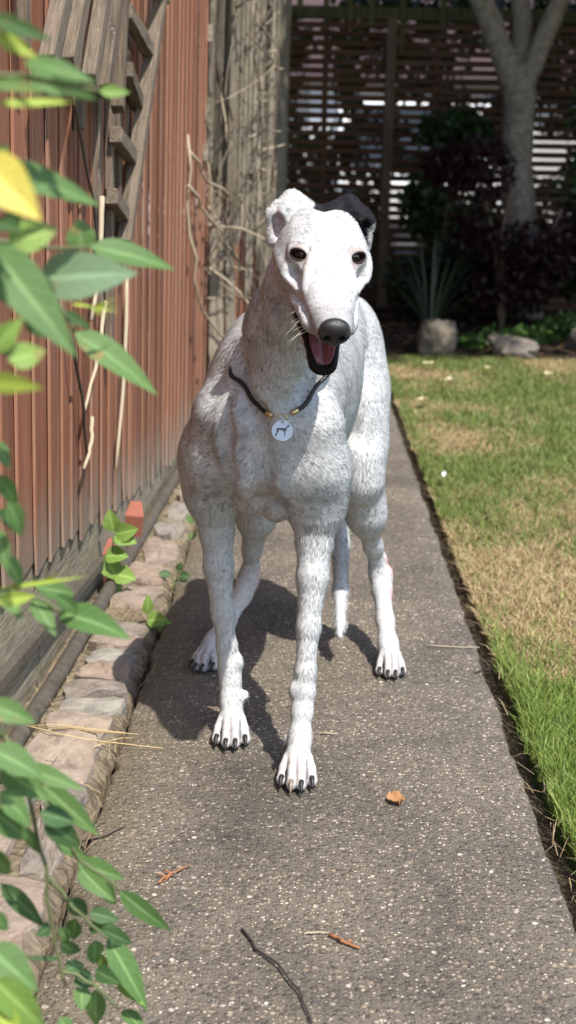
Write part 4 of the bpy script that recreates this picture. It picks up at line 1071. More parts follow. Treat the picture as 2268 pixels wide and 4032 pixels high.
M_BROWN = mat_leaf('dead_leaf', (0.22, 0.105, 0.045), (0.42, 0.22, 0.10), 0.7, 0.05)
def crumpled(name, c, L, W, seed, mat, amp=0.35):
    rr = random.Random(seed); n, m = 8, 7; V, F = [], []
    a = rr.uniform(0, 3)
    for j in range(n):
        for k in range(m):
            u, v = j / (n - 1) * 2 - 1, k / (m - 1) * 2 - 1
            w = math.sqrt(max(0.02, 1 - abs(u) ** 1.8)) * (1 + 0.15 * math.sin(u * 9 + k))
            x, y = u * L / 2, v * W / 2 * w
            z = 0.25 * W * (v * v) * amp * 2.2 + 0.18 * L * u * u * amp + 0.004 * mnoise.noise(Vector((u * 2.5 + seed, v * 2.5, 1))) * 2.2
            V.append(Vector((c[0] + x * math.cos(a) - y * math.sin(a), c[1] + x * math.sin(a) + y * math.cos(a), c[2] + 0.002 + max(0, z))))
    for j in range(n - 1):
        for k in range(m - 1):
            F.append((j*m+k, j*m+k+1, (j+1)*m+k+1, (j+1)*m+k))
    return put(name, mesh(name, V, F, True), mat)
tag(crumpled('dry_leaf', (0.139, 1.850, 0.0), 0.034, 0.024, 5, M_BROWN, 0.6), 'curled orange-brown dead leaf lying on the path near the forepaw', 'leaf')
def litter_twig(label, pts, r, mat, cat='twig', name='twig', side=()):
    e = empty(name, (pts[0][0], pts[0][1], 0)); tag(e, label, cat, 'twigs and straws on the path')
    q, ra = wob(pts, [r] * len(pts), len(label), r * 0.8, 3)
    tube('stalk', q, [r * (1 - 0.5 * k / len(q)) for k in range(len(q))], mat, e, 6)
    for (a, b) in side:
        tube('sprig', [a, Vector(a).lerp(Vector(b), 0.5) + Vector((0, 0, 0.002)), b], [r * 0.8, r * 0.7, r * 0.4], mat, e, 5)
M_TWIG = flat('dark_twig', (0.030, 0.022, 0.018), 0.8); M_CEDAR = flat('cedar_sprig', (0.30, 0.125, 0.055), 0.8)
litter_twig('long thin dark twig curving across the path at the bottom', [(-0.062, 1.485, 0.003), (-0.045, 1.441, 0.004), (-0.018, 1.405, 0.006), (0.005, 1.355, 0.006), (0.022, 1.285, 0.004)], 0.0018, M_TWIG)
litter_twig('brown cedar sprig lying on the left half of the path', [(-0.174, 1.592, 0.003), (-0.160, 1.614, 0.005), (-0.137, 1.640, 0.003)], 0.0016, M_CEDAR, side=(((-0.165, 1.606, 0.004), (-0.178, 1.610, 0.004)), ((-0.160, 1.614, 0.004), (-0.172, 1.622, 0.003)), ((-0.158, 1.612, 0.004), (-0.166, 1.594, 0.003))))
litter_twig('rusty cedar sprig beside a straw near the bottom of the path', [(0.041, 1.478, 0.003), (0.054, 1.463, 0.004), (0.075, 1.450, 0.003)], 0.0024, M_CEDAR, side=(((0.050, 1.468, 0.004), (0.060, 1.458, 0.003)), ((0.06, 1.46, 0.004), (0.068, 1.463, 0.004))))
litter_twig('short pale straw joined to the rusty cedar sprig', [(0.010, 1.479, 0.003), (0.025, 1.482, 0.004), (0.040, 1.483, 0.003)], 0.0014, M_DRY)
litter_twig('pale straw lying across the path by the nearest forepaw', [(0.035, 2.095, 0.003), (0.060, 2.093, 0.004)], 0.0016, M_DRY)
litter_twig('thin brown straw at the right edge of the path beside the lawn', [(0.240, 2.55, 0.003), (0.300, 2.54, 0.004), (0.340, 2.545, 0.003)], 0.0014, M_DRY)
litter_twig('short dark twig at the path edge beside the dry lawn', [(0.315, 2.40, 0.003), (0.345, 2.425, 0.004)], 0.0018, M_TWIG)
litter_twig('brown root end sticking out of the crack on the left', [(-0.290, 1.706, 0.000), (-0.262, 1.711, 0.006), (-0.238, 1.744, 0.003)], 0.0022, M_DRYDARK)
litter_twig('bundle of yellow straw lying across the stones and the crack', [(-0.438, 2.061, 0.018), (-0.374, 2.017, 0.022), (-0.311, 2.012, 0.014), (-0.212, 2.013, 0.005)], 0.0013, flat('straw', (0.50, 0.37, 0.19), 0.7), 'straw', 'straw', side=[((-0.43 + 0.02 * k, 2.055 - 0.004 * k, 0.018), (-0.36 + 0.022 * k, 2.045 - 0.006 * k, 0.026)) for k in range(6)] + [((-0.30, 2.012, 0.014), (-0.26, 2.035, 0.012)), ((-0.30, 2.012, 0.012), (-0.32, 1.985, 0.012))])
M_FEATHER = flat('white_feather', (0.80, 0.80, 0.80), 0.6)
fo = crumpled('feather', (0.405, 4.02, 0.030), 0.060, 0.016, 12, M_FEATHER, 0.5); tag(fo, 'small white feather lying on the lawn near the path', 'feather')
lf = random.Random(31)
M_PALELEAF = mat_leaf('pale_fallen_leaf', (0.40, 0.34, 0.18), (0.55, 0.50, 0.34), 0.7, 0.1)
for i, (x, y_, lab) in enumerate(((0.46, 5.55, 'pale fallen leaf on the lawn close to the path edge'), (0.62, 6.15, 'pale fallen leaf on the lawn, second nearest the path edge'), (0.86, 6.6, 'pale fallen leaf on the lawn straight before the upright rock'), (1.10, 6.45, 'pale fallen leaf in the middle of the far lawn'), (1.32, 6.75, 'pale fallen leaf on the lawn before the long flat rock'), (0.58, 6.75, 'pale fallen leaf at the far corner of lawn and path'), (1.28, 6.2, 'pale fallen leaf farthest from the path on the lawn'))):
    o = crumpled('fallen_leaf', (x, y_, 0.022), 0.075, 0.045, 40 + i, M_PALELEAF, 0.4)
    tag(o, lab, 'leaf', 'pale leaves fallen on the far lawn')

# dry grass wisps among the stones and soil: nobody could count them
def wisps():
    V, F, C = [], [], []
    rr = random.Random(77)
    clumps = [(-0.405, 4.02, 0.06, 90), (-0.375, 3.75, 0.05, 60), (-0.395, 3.52, 0.05, 60), (-0.40, 3.2, 0.05, 40), (-0.400, 2.68, 0.05, 90), (-0.36, 2.72, 0.05, 60), (-0.435, 2.32, 0.05, 50), (-0.435, 2.15, 0.05, 60), (-0.43, 1.95, 0.05, 40), (-0.30, 3.3, 0.05, 40), (-0.29, 2.9, 0.03, 25), (-0.285, 2.4, 0.08, 14), (-0.285, 2.0, 0.1, 16), (-0.287, 1.7, 0.1, 16), (-0.39, 4.4, 0.1, 60), (-0.37, 5.0, 0.2, 60), (0.355, 1.75, 0.14, 30), (0.355, 2.2, 0.2, 25), (0.355, 3.0, 0.3, 40)]
    for (cx, cy, s, n) in clumps:
        for k in range(n):
            b = Vector((cx + rr.gauss(0, s * 0.45 if abs(cx + 0.287) > 0.01 and cx < 0 else 0.007), cy + rr.gauss(0, s), 0.0))
            a = rr.uniform(0, 2 * math.pi); L = rr.uniform(0.015, 0.055); up = rr.uniform(0.05, 0.8) ** 1.5
            d = Vector((math.cos(a) * 0.8, math.sin(a), up)).normalized()
            sd = d.cross(Vector((0, 0, 1))).normalized() * rr.uniform(0.0003, 0.0007)
            o = len(V); m = b + d * L * 0.55 + Vector((0, 0, L * 0.08)); e = b + d * L - Vector((0, 0, L * 0.1 * up))
            e.z = max(e.z, 0.003)
            V += [b - sd, b + sd, m + sd, m - sd, e]; F += [(o, o+1, o+2, o+3), (o+3, o+2, o+4)]
            q = rr.random(); c = np.array((0.42, 0.32, 0.18)) * (1 - q) + np.array((0.20, 0.14, 0.08)) * q
            C += [c] * 5
    me = mesh('dry_grass', V, F); set_col(me, 'tint', np.array(C))
    return me
o = put('dry_grass', wisps(), mat_leafcol('dry_grass_blade', 0.1, 0.7)); tag(o, 'wisps of dry grass between the stones and along the path edges', 'dry grass', kind='stuff')
def bedlitter():
    r = np.random.default_rng(5); n = 1500
    P = np.stack([r.uniform(-0.2, 3.0, n), r.uniform(7.2, 9.6, n), np.full(n, 0.03)], -1)
    P[:, 2] = [-0.005 + 0.05 * min(1, (y - 7.28) / 0.5) + 0.03 * nz(x, y, 2.5) + 0.015 * nz(x, y, 9) for x, y in P[:, :2]]
    a = r.uniform(0, 6.28, n); s = r.uniform(0.012, 0.035, n)[:, None]
    d = np.stack([np.cos(a), np.sin(a), r.uniform(-0.1, 0.3, n)], -1); e = np.stack([-np.sin(a), np.cos(a), r.uniform(-0.2, 0.3, n)], -1)
    V = np.stack([P, P + d * s + e * s * 0.5, P + 2 * d * s, P + d * s - e * s * 0.5], 1).reshape(-1, 3)
    i = np.arange(n)[:, None] * 4
    me = np_mesh('leaf_litter', V, np.concatenate([i + np.array([0, 1, 2]), i + np.array([0, 2, 3])]), False)
    k = r.random((n, 1)); set_col(me, 'tint', np.repeat(np.array([0.24, 0.15, 0.07]) * (1 - k) + np.array([0.06, 0.04, 0.02]) * k, 4, axis=0))
    return me
o = put('leaf_litter', bedlitter(), mat_leafcol('leaf_litter', 0.05, 0.8)); tag(o, 'brown leaf litter covering the soil of the shady bed', 'leaf litter', kind='stuff')
# ------------------------------------------------------------------ the dog: one continuous skin from a distance field
class Field:
    def __init__(self):
        self.prims = []          # (function, lo, hi, k, mode)
    def add(self, fn, lo, hi, k=0.02, mode='U'):
        m = 0.02 + k
        self.prims.append((fn, np.array(lo) - m, np.array(hi) + m, k, mode))
    def cone(self, a, b, ra, rb, k=0.02, mode='U'):
        a, b = np.array(a, float), np.array(b, float)
        ab = b - a; L2 = float(ab @ ab)
        def fn(P):
            q = P - a
            t = np.clip((q @ ab) / L2, 0, 1)
            return np.linalg.norm(q - t[:, None] * ab, axis=1) - (ra + (rb - ra) * t)
        r = max(ra, rb)
        self.add(fn, np.minimum(a, b) - r, np.maximum(a, b) + r, k, mode)
    def chain(self, pts, k=0.02):
        for (p, r), (q, s) in zip(pts[:-1], pts[1:]):
            self.cone(p, q, r, s, k)
    def chain_sub(self, pts, k=0.02):
        for (p, r), (q, s) in zip(pts[:-1], pts[1:]):
            self.cone(p, q, r, s, k, 'S')
    def ell(self, c, r, axes=None, k=0.02, mode='U'):
        c, r = np.array(c, float), np.array(r, float)
        A = np.eye(3) if axes is None else np.array([np.array(x) / np.linalg.norm(x) for x in axes])
        def fn(P):
            q = (P - c) @ A.T
            k0 = np.linalg.norm(q / r, axis=1); k1 = np.linalg.norm(q / (r * r), axis=1) + 1e-9
            return k0 * (k0 - 1) / k1
        m = r.max()
        self.add(fn, c - m, c + m, k, mode)
    def sweep(self, o, axis, lat, up, table, k=0.02, power=2.0, mode='U'):
        """elliptic sections along an axis: rows (s, centre_lat, top, bottom, half width)"""
        o = np.array(o, float); A = np.array([np.array(v) / np.linalg.norm(v) for v in (axis, lat, up)])
        T = np.array(table, float)
        ss = np.linspace(T[0, 0], T[-1, 0], 120)
        W = [smooth_interp(ss, T[:, 0], T[:, j]) for j in range(1, 5)]
        def fn(P):
            q = (P - o) @ A.T
            s = np.clip(q[:, 0], ss[0], ss[-1])
            cl, tp, bt, hw = (np.interp(s, ss, w) for w in W)
            cz, hh = (tp + bt) / 2, (tp - bt) / 2
            x, z = np.abs(q[:, 1] - cl), np.abs(q[:, 2] - cz)
            e = (np.abs(x / hw) ** power + np.abs(z / hh) ** power) ** (1 / power) + 1e-9
            g = np.sqrt((x / hw ** 2) ** 2 + (z / hh ** 2) ** 2) / e + 1e-9
            d2 = (e - 1) / np.maximum(g, 1 / np.maximum(hw, hh))
            d2 = np.where(e < 0.05, -np.minimum(hw, hh), d2)
            ds = np.abs(q[:, 0] - s)
            return np.where(ds > 0, np.sqrt(ds ** 2 + np.maximum(d2, 0) ** 2) + np.minimum(d2, 0) * 0, d2)
        m = max(np.abs(T[:, 2]).max(), np.abs(T[:, 3]).max(), T[:, 4].max() + np.abs(T[:, 1]).max())
        e0, e1 = o + A[0] * T[0, 0], o + A[0] * T[-1, 0]
        self.add(fn, np.minimum(e0, e1) - m, np.maximum(e0, e1) + m, k, mode)
    def eval(self, P):
        """prims are only tried on the cells of space their boxes reach"""
        D = np.full(len(P), 0.2)
        cell = 0.045
        q = np.floor(P / cell).astype(np.int64) + 1000
        key = (q[:, 0] * 4096 + q[:, 1]) * 4096 + q[:, 2]
        order = np.argsort(key, kind='stable')
        cuts = np.nonzero(np.diff(key[order]))[0] + 1
        for idx in np.split(order, cuts):
            Pi = P[idx]
            lo_, hi_ = Pi.min(0), Pi.max(0)
            a = D[idx]
            for fn, lo, hi, k, mode in self.prims:
                if lo[0] > hi_[0] or hi[0] < lo_[0] or lo[1] > hi_[1] or hi[1] < lo_[1] or lo[2] > hi_[2] or hi[2] < lo_[2]: continue
                b = fn(Pi)
                if mode == 'U':
                    h = np.clip(0.5 + 0.5 * (b - a) / k, 0, 1)
                    a = b + (a - b) * h - k * h * (1 - h)
                else:
                    b = -b
                    h = np.clip(0.5 - 0.5 * (b - a) / k, 0, 1)
                    a = b + (a - b) * h + k * h * (1 - h)
            D[idx] = a
        return D

def smooth_interp(x, xp, fp):
    """monotone cubic"""
    h = np.diff(xp); d = np.diff(fp) / h
    m = np.zeros(len(xp)); m[0], m[-1] = d[0], d[-1]
    for i in range(1, len(xp) - 1):
        m[i] = 0 if d[i - 1] * d[i] <= 0 else 2 * d[i - 1] * d[i] / (d[i - 1] + d[i])
    i = np.clip(np.searchsorted(xp, x) - 1, 0, len(h) - 1)
    t = (x - xp[i]) / h[i]
    return ((2*t**3-3*t**2+1)*fp[i] + (t**3-2*t**2+t)*h[i]*m[i] + (-2*t**3+3*t**2)*fp[i+1] + (t**3-t**2)*h[i]*m[i+1])

def surface_net(field, ax, ay, az):
    """naive surface nets on a rectilinear grid, evaluated only near the surface"""
    st = 4
    nx, ny, nz = (len(a) for a in (ax, ay, az))
    cx, cy, cz = (np.append(np.arange(0, n - 1, st), n - 1) for n in (nx, ny, nz))
    C = np.stack(np.meshgrid(ax[cx], ay[cy], az[cz], indexing='ij'), -1).reshape(-1, 3)
    Dc = field.eval(C).reshape(len(cx), len(cy), len(cz)).astype(np.float32)
    D = Dc[np.minimum((np.arange(nx) + st // 2) // st, len(cx) - 1)][:, np.minimum((np.arange(ny) + st // 2) // st, len(cy) - 1)][:, :, np.minimum((np.arange(nz) + st // 2) // st, len(cz) - 1)].copy()
    near = np.nonzero((np.abs(D) < 0.013).ravel())[0]
    i, j, k = np.unravel_index(near, D.shape)
    flatD = D.reshape(-1)
    for s in range(0, len(near), 1500000):
        e = slice(s, s + 1500000)
        flatD[near[e]] = field.eval(np.stack([ax[i[e]], ay[j[e]], az[k[e]]], -1))
    S = D < 0
    a = np.zeros((nx-1, ny-1, nz-1), np.int8)
    for dx in (0, 1):
        for dy in (0, 1):
            for dz in (0, 1):
                a += S[dx:nx-1+dx, dy:ny-1+dy, dz:nz-1+dz]
    act = np.argwhere((a > 0) & (a < 8))
    ids = np.full(a.shape, -1, np.int32)
    ids[act[:, 0], act[:, 1], act[:, 2]] = np.arange(len(act))
    acc = np.zeros((len(act), 3)); cnt = np.zeros(len(act))
    corners = [(x, y, z) for x in (0, 1) for y in (0, 1) for z in (0, 1)]
    def val(c): return D[act[:, 0]+c[0], act[:, 1]+c[1], act[:, 2]+c[2]]
    def pos(c): return np.stack([ax[act[:, 0]+c[0]], ay[act[:, 1]+c[1]], az[act[:, 2]+c[2]]], -1)
    for c in corners:
        for d in range(3):
            if c[d] == 0:
                e = list(c); e[d] = 1
                va, vb = val(c), val(e)
                m = (va < 0) != (vb < 0)
                t = np.where(m, va / np.where(m, va - vb, 1), 0)[:, None]
                acc += np.where(m[:, None], pos(c) * (1 - t) + pos(e) * t, 0); cnt += m
    V = acc / cnt[:, None]
    Q = []
    for d in range(3):
        o1, o2 = [(1, 2), (2, 0), (0, 1)][d]
        sl0 = [slice(None)] * 3; sl1 = [slice(None)] * 3
        sl0[d] = slice(0, -1); sl1[d] = slice(1, None)
        A_, B_ = S[tuple(sl0)], S[tuple(sl1)]
        E = np.argwhere(A_ != B_)
        E = E[(E[:, o1] > 0) & (E[:, o2] > 0) & (E[:, o1] < S.shape[o1]-1) & (E[:, o2] < S.shape[o2]-1)]
        inside = A_[E[:, 0], E[:, 1], E[:, 2]]
        q = []
        for (u, v) in ((-1, -1), (0, -1), (0, 0), (-1, 0)):
            c = E.copy(); c[:, o1] += u; c[:, o2] += v
            q.append(ids[c[:, 0], c[:, 1], c[:, 2]])
        q = np.stack(q, -1)
        q[~inside] = q[~inside][:, ::-1]
        Q.append(q)
    return V, np.concatenate(Q)

def nrm(v):
    v = np.array(v, float); return v / np.linalg.norm(v)

# head frame: HF forward along the muzzle, HV to the dog's left (picture right), HW up out of the skull
_p, _y, _r = math.radians(28), math.radians(5.5), math.radians(2.4)
HF = np.array([math.sin(_y) * math.cos(_p), -math.cos(_y) * math.cos(_p), -math.sin(_p)])
_v = np.array([math.cos(_y), math.sin(_y), 0.0])
_w = np.cross(_v, HF) * 1.0
if _w[2] < 0: _w = -_w
HV = _v * math.cos(_r) - _w * math.sin(_r)
HW = _w * math.cos(_r) + _v * math.sin(_r)
HO = np.array([0.0095, 1.9136, 0.8012])
def hp(u, v, w): return HO + HF * u + HV * v + HW * w
JH = hp(0.051, 0, -0.0445)
_th = math.radians(17)
JF = HF * math.cos(_th) - HW * math.sin(_th)
JW = HF * math.sin(_th) + HW * math.cos(_th)
def jp(t, v, w): return JH + JF * t + HV * v + JW * w

# body frame
BPHI = math.radians(10)
BA = np.array([math.sin(BPHI), math.cos(BPHI), 0.0]); BL = np.array([math.cos(BPHI), -math.sin(BPHI), 0.0])
BO = np.array([-0.072, 1.985, 0.0])
def bp(s, l, z): return BO + BA * s + BL * l + np.array([0, 0, z])

EYES = []
CLAWS = []
PAWS = []
def dog_field():
    f = Field()
    # torso: prosternum to rump
    f.sweep(BO, BA, BL, (0, 0, 1), [
        (0.000, 0, 0.560, 0.430, 0.050),
        (0.040, 0, 0.605, 0.410, 0.078),
        (0.100, 0, 0.645, 0.388, 0.096),
        (0.180, 0, 0.674, 0.376, 0.104),
        (0.270, 0, 0.684, 0.384, 0.107),
        (0.360, 0, 0.690, 0.412, 0.102),
        (0.450, 0, 0.700, 0.480, 0.090),
        (0.530, 0, 0.694, 0.520, 0.082),
        (0.600, 0, 0.670, 0.500, 0.080),
        (0.660, 0, 0.628, 0.500, 0.060),
        (0.700, 0, 0.590, 0.530, 0.030)], k=0.02)
    # neck, slightly flattened from side to side low down
    f.chain([((-0.050, 2.140, 0.605), 0.074), ((-0.050, 2.055, 0.590), 0.060), ((-0.036, 1.998, 0.660), 0.052), ((-0.010, 1.952, 0.728), 0.049), ((0.010, 1.918, 0.768), 0.048)], k=0.022)
    f.chain([((-0.048, 1.988, 0.575), 0.034), ((-0.020, 1.936, 0.680), 0.030), ((0.006, 1.884, 0.728), 0.028)], k=0.028)
    f.cone((-0.030, 1.966, 0.590), (-0.004, 1.912, 0.690), 0.012, 0.010, k=0.022)
    f.cone((-0.082, 2.05, 0.60), (-0.060, 1.990, 0.695), 0.024, 0.020, k=0.02)      # neck muscle ridge on the shaded side
    # chest front
    f.ell((-0.030, 1.995, 0.495), (0.034, 0.030, 0.085), k=0.024)
    f.ell((-0.092, 2.010, 0.490), (0.034, 0.032, 0.088), k=0.024)
    f.ell((-0.060, 1.992, 0.545), (0.028, 0.022, 0.050), k=0.03)
    f.ell((-0.083, 2.075, 0.395), (0.028, 0.042, 0.028), k=0.012)
    f.ell((-0.045, 2.070, 0.387), (0.025, 0.042, 0.029), k=0.008)
    f.chain_sub([((-0.122, 2.050, 0.690), 0.010), ((-0.112, 2.020, 0.630), 0.013), ((-0.098, 1.998, 0.585), 0.013), ((-0.076, 1.974, 0.545), 0.010), ((-0.068, 1.958, 0.500), 0.006)], k=0.022)
    f.chain_sub([((0.020, 2.010, 0.640), 0.010), ((0.006, 1.975, 0.590), 0.011), ((-0.020, 1.950, 0.545), 0.008)], k=0.022)
    f.chain_sub([((-0.064, 1.954, 0.520), 0.006), ((-0.064, 1.966, 0.450), 0.009), ((-0.064, 2.005, 0.395), 0.008)], k=0.018)
    f.chain_sub([((-0.120, 2.005, 0.575), 0.007), ((-0.118, 1.994, 0.505), 0.010), ((-0.112, 1.998, 0.450), 0.010), ((-0.100, 2.025, 0.400), 0.008)], k=0.020)
    f.chain_sub([((-0.010, 1.955, 0.500), 0.004), ((-0.012, 1.962, 0.440), 0.007), ((-0.018, 1.990, 0.395), 0.006)], k=0.018)
    # foreleg A (dog's left, nearest) --------------------------------
    f.ell((0.008, 2.085, 0.600), (0.034, 0.060, 0.090), [(1, 0.1, 0.4), (0, 1, -0.3), (-0.4, 0.3, 1)], k=0.035)   # shoulder blade
    f.chain([((0.012, 2.000, 0.520), 0.042), ((0.016, 2.018, 0.450), 0.046), ((0.016, 2.035, 0.390), 0.037), ((0.014, 2.032, 0.340), 0.027)], k=0.024)
    f.ell((0.024, 2.060, 0.435), (0.036, 0.062, 0.075), k=0.03)                        # triceps
    f.cone((0.026, 2.075, 0.385), (0.033, 2.075, 0.318), 0.020, 0.0125, k=0.018)       # point of the elbow
    f.chain([((0.014, 2.030, 0.335), 0.0262), ((0.013, 2.012, 0.285), 0.0225), ((0.009, 1.990, 0.215), 0.0163), ((0.006, 1.973, 0.150), 0.0143), ((0.004, 1.966, 0.122), 0.0158), ((0.002, 1.955, 0.095), 0.0145), ((0.000, 1.938, 0.060), 0.0155), ((-0.002, 1.926, 0.042), 0.0180)], k=0.012)
    f.ell((0.000, 1.985, 0.108), (0.009, 0.010, 0.012), k=0.01)                        # carpal pad
    f.ell((-0.011, 1.964, 0.124), (0.007, 0.010, 0.011), k=0.008)
    f.cone((0.004, 2.012, 0.270), (0.000, 1.960, 0.110), 0.0045, 0.0045, k=0.012)
    paw(f, (-0.0025, 1.912), (-0.03, -1.0), 1.0, front=True, dew=-1, dewpos=(-0.0185, 1.946, 0.052))
    # foreleg B (dog's right) ----------------------------------------
    f.ell((-0.112, 2.125, 0.575), (0.036, 0.065, 0.090), [(1, -0.1, -0.45), (0, 1, -0.3), (0.45, 0.3, 1)], k=0.035)
    f.chain([((-0.130, 2.065, 0.520), 0.044), ((-0.142, 2.095, 0.450), 0.046), ((-0.145, 2.130, 0.380), 0.036), ((-0.140, 2.140, 0.325), 0.027)], k=0.024)
    f.ell((-0.155, 2.140, 0.440), (0.042, 0.062, 0.080), k=0.03)
    f.cone((-0.160, 2.175, 0.360), (-0.152, 2.180, 0.300), 0.020, 0.0125, k=0.018)
    f.chain([((-0.140, 2.140, 0.320), 0.0260), ((-0.136, 2.130, 0.265), 0.0222), ((-0.128, 2.117, 0.195), 0.0168), ((-0.120, 2.108, 0.140), 0.0150), ((-0.115, 2.103, 0.112), 0.0168), ((-0.113, 2.096, 0.088), 0.0152), ((-0.111, 2.084, 0.060), 0.0160), ((-0.109, 2.074, 0.042), 0.0182)], k=0.012)
    f.ell((-0.112, 2.122, 0.100), (0.009, 0.010, 0.012), k=0.01)
    f.ell((-0.101, 2.100, 0.118), (0.007, 0.010, 0.012), k=0.008)
    f.cone((-0.128, 2.122, 0.250), (-0.119, 2.092, 0.100), 0.0045, 0.0045, k=0.012)
    paw(f, (-0.1085, 2.060), (0.02, -1.0), 1.0, front=True, dew=1, dewpos=(-0.0905, 2.088, 0.066))
    # hind leg C (dog's left) ----------------------------------------
    f.ell((0.090, 2.560, 0.545), (0.050, 0.085, 0.115), [(1, 0.1, 0.1), (0, 1, -0.35), (-0.1, 0.35, 1)], k=0.04)
    f.ell((0.098, 2.500, 0.460), (0.043, 0.088, 0.105), [(1, 0, 0.1), (0, 1, -0.5), (-0.1, 0.5, 1)], k=0.035)
    f.chain([((0.090, 2.425, 0.390), 0.040), ((0.097, 2.425, 0.345), 0.034), ((0.109, 2.465, 0.275), 0.026), ((0.128, 2.515, 0.205), 0.0160), ((0.138, 2.540, 0.165), 0.0135), ((0.146, 2.545, 0.145), 0.0185), ((0.148, 2.525, 0.118), 0.0170), ((0.153, 2.475, 0.075), 0.0150), ((0.157, 2.430, 0.045), 0.0165), ((0.159, 2.412, 0.036), 0.0185)], k=0.014)
    f.ell((0.106, 2.480, 0.300), (0.030, 0.045, 0.060), [(1, 0, 0.2), (0, 1, -0.5), (-0.2, 0.5, 1)], k=0.025)
    f.cone((0.090, 2.515, 0.500), (0.092, 2.432, 0.365), 0.041, 0.034, k=0.040)
    f.cone((0.096, 2.470, 0.400), (0.112, 2.478, 0.280), 0.036, 0.024, k=0.040)
    f.cone((0.142, 2.560, 0.205), (0.145, 2.578, 0.165), 0.006, 0.010, k=0.016)
    f.cone((0.145, 2.575, 0.163), (0.148, 2.545, 0.120), 0.012, 0.010, k=0.014)
    f.ell((0.133, 2.540, 0.145), (0.008, 0.010, 0.014), k=0.012)
    f.ell((0.158, 2.535, 0.142), (0.008, 0.012, 0.016), k=0.010)
    paw(f, (0.160, 2.395), (0.03, -1.0), 0.92, front=False)
    # hind leg D (dog's right) ---------------------------------------
    f.ell((-0.030, 2.575, 0.545), (0.050, 0.085, 0.115), [(1, 0.1, -0.1), (0, 1, -0.35), (0.1, 0.35, 1)], k=0.04)
    f.ell((-0.055, 2.510, 0.450), (0.043, 0.088, 0.105), [(1, 0, -0.15), (0, 1, -0.5), (0.15, 0.5, 1)], k=0.035)
    f.chain([((-0.072, 2.445, 0.390), 0.044), ((-0.082, 2.445, 0.335), 0.040), ((-0.090, 2.475, 0.265), 0.031), ((-0.098, 2.510, 0.195), 0.0165), ((-0.102, 2.530, 0.150), 0.0140), ((-0.106, 2.530, 0.130), 0.0185), ((-0.116, 2.510, 0.105), 0.0165), ((-0.142, 2.465, 0.066), 0.0148), ((-0.160, 2.430, 0.042), 0.0165), ((-0.165, 2.418, 0.036), 0.0185)], k=0.014)
    f.ell((-0.088, 2.485, 0.295), (0.032, 0.045, 0.060), [(1, 0, -0.1), (0, 1, -0.5), (0.1, 0.5, 1)], k=0.025)
    f.cone((-0.050, 2.530, 0.500), (-0.074, 2.450, 0.365), 0.046, 0.036, k=0.045)
    f.cone((-0.072, 2.485, 0.400), (-0.090, 2.486, 0.280), 0.036, 0.024, k=0.040)
    f.cone((-0.098, 2.550, 0.190), (-0.098, 2.562, 0.150), 0.006, 0.010, k=0.016)
    f.cone((-0.098, 2.558, 0.148), (-0.108, 2.530, 0.105), 0.012, 0.010, k=0.014)
    paw(f, (-0.171, 2.402), (-0.35, -1.0), 0.92, front=False)
    # tail -------------------------------------------------------------
    f.chain([(bp(0.64, 0, 0.565), 0.030), ((0.058, 2.690, 0.500), 0.025), ((0.060, 2.705, 0.400), 0.0215), ((0.064, 2.680, 0.280), 0.0190), ((0.069, 2.610, 0.185), 0.0165), ((0.070, 2.520, 0.115), 0.0130), ((0.069, 2.450, 0.072), 0.0085), ((0.068, 2.425, 0.058), 0.0035)], k=0.012)
    # head ---------------------------------------------------------------
    f.sweep(HO, HF, HV, HW, [
        (-0.030, 0, 0.004, -0.034, 0.026),
        (-0.010, 0, 0.020, -0.046, 0.045),
        (0.020, 0, 0.036, -0.054, 0.055),
        (0.050, 0, 0.045, -0.056, 0.060),
        (0.080, 0, 0.0455, -0.053, 0.058),
        (0.105, 0, 0.040, -0.047, 0.0510),
        (0.130, 0, 0.032, -0.041, 0.0415),
        (0.160, 0, 0.026, -0.036, 0.0360),
        (0.190, 0, 0.0215, -0.032, 0.0315),
        (0.215, 0, 0.0185, -0.028, 0.0268),
        (0.232, 0, 0.0145, -0.024, 0.0235),
        (0.242, 0, 0.009, -0.019, 0.0170)], k=0.012, power=2.25)
    for s in (-1, 1):
        f.ell(hp(0.080, s * 0.049, -0.004), (0.040, 0.013, 0.012), [HF - 0.25 * s * HV, HV, HW], k=0.012)     # cheek bone
        f.ell(hp(0.046, s * 0.043, -0.030), (0.034, 0.016, 0.028), [HF, HV, HW], k=0.015)                      # jaw muscle
        f.ell(hp(0.090, s * 0.033, 0.030), (0.016, 0.013, 0.008), [HF - 0.3 * s * HV, HV, HW], k=0.012)        # brow
        f.ell(hp(0.046, s * 0.022, 0.033), (0.036, 0.020, 0.012), [HF, HV, HW], k=0.012)
        f.ell(hp(0.175, s * 0.024, -0.018), (0.044, 0.0135, 0.013), [HF + 0.1 * s * HV, HV, HW], k=0.008)       # flews
        f.ell(hp(0.132, s * 0.046, 0.004), (0.020, 0.006, 0.006), [HF - 0.2 * s * HV, HV, HW], k=0.012, mode='S')
        f.cone(hp(0.112, s * 0.050, -0.030), hp(0.165, s * 0.044, -0.010), 0.004, 0.003, k=0.012, mode='S')
        f.cone(hp(0.120, s * 0.042, -0.012), hp(0.150, s * 0.0355, -0.003), 0.005, 0.004, k=0.008)
        f.ell(hp(0.126, s * 0.0370, -0.030), (0.020, 0.008, 0.010), [HF - 0.25 * s * HV, HV, HW], k=0.008)
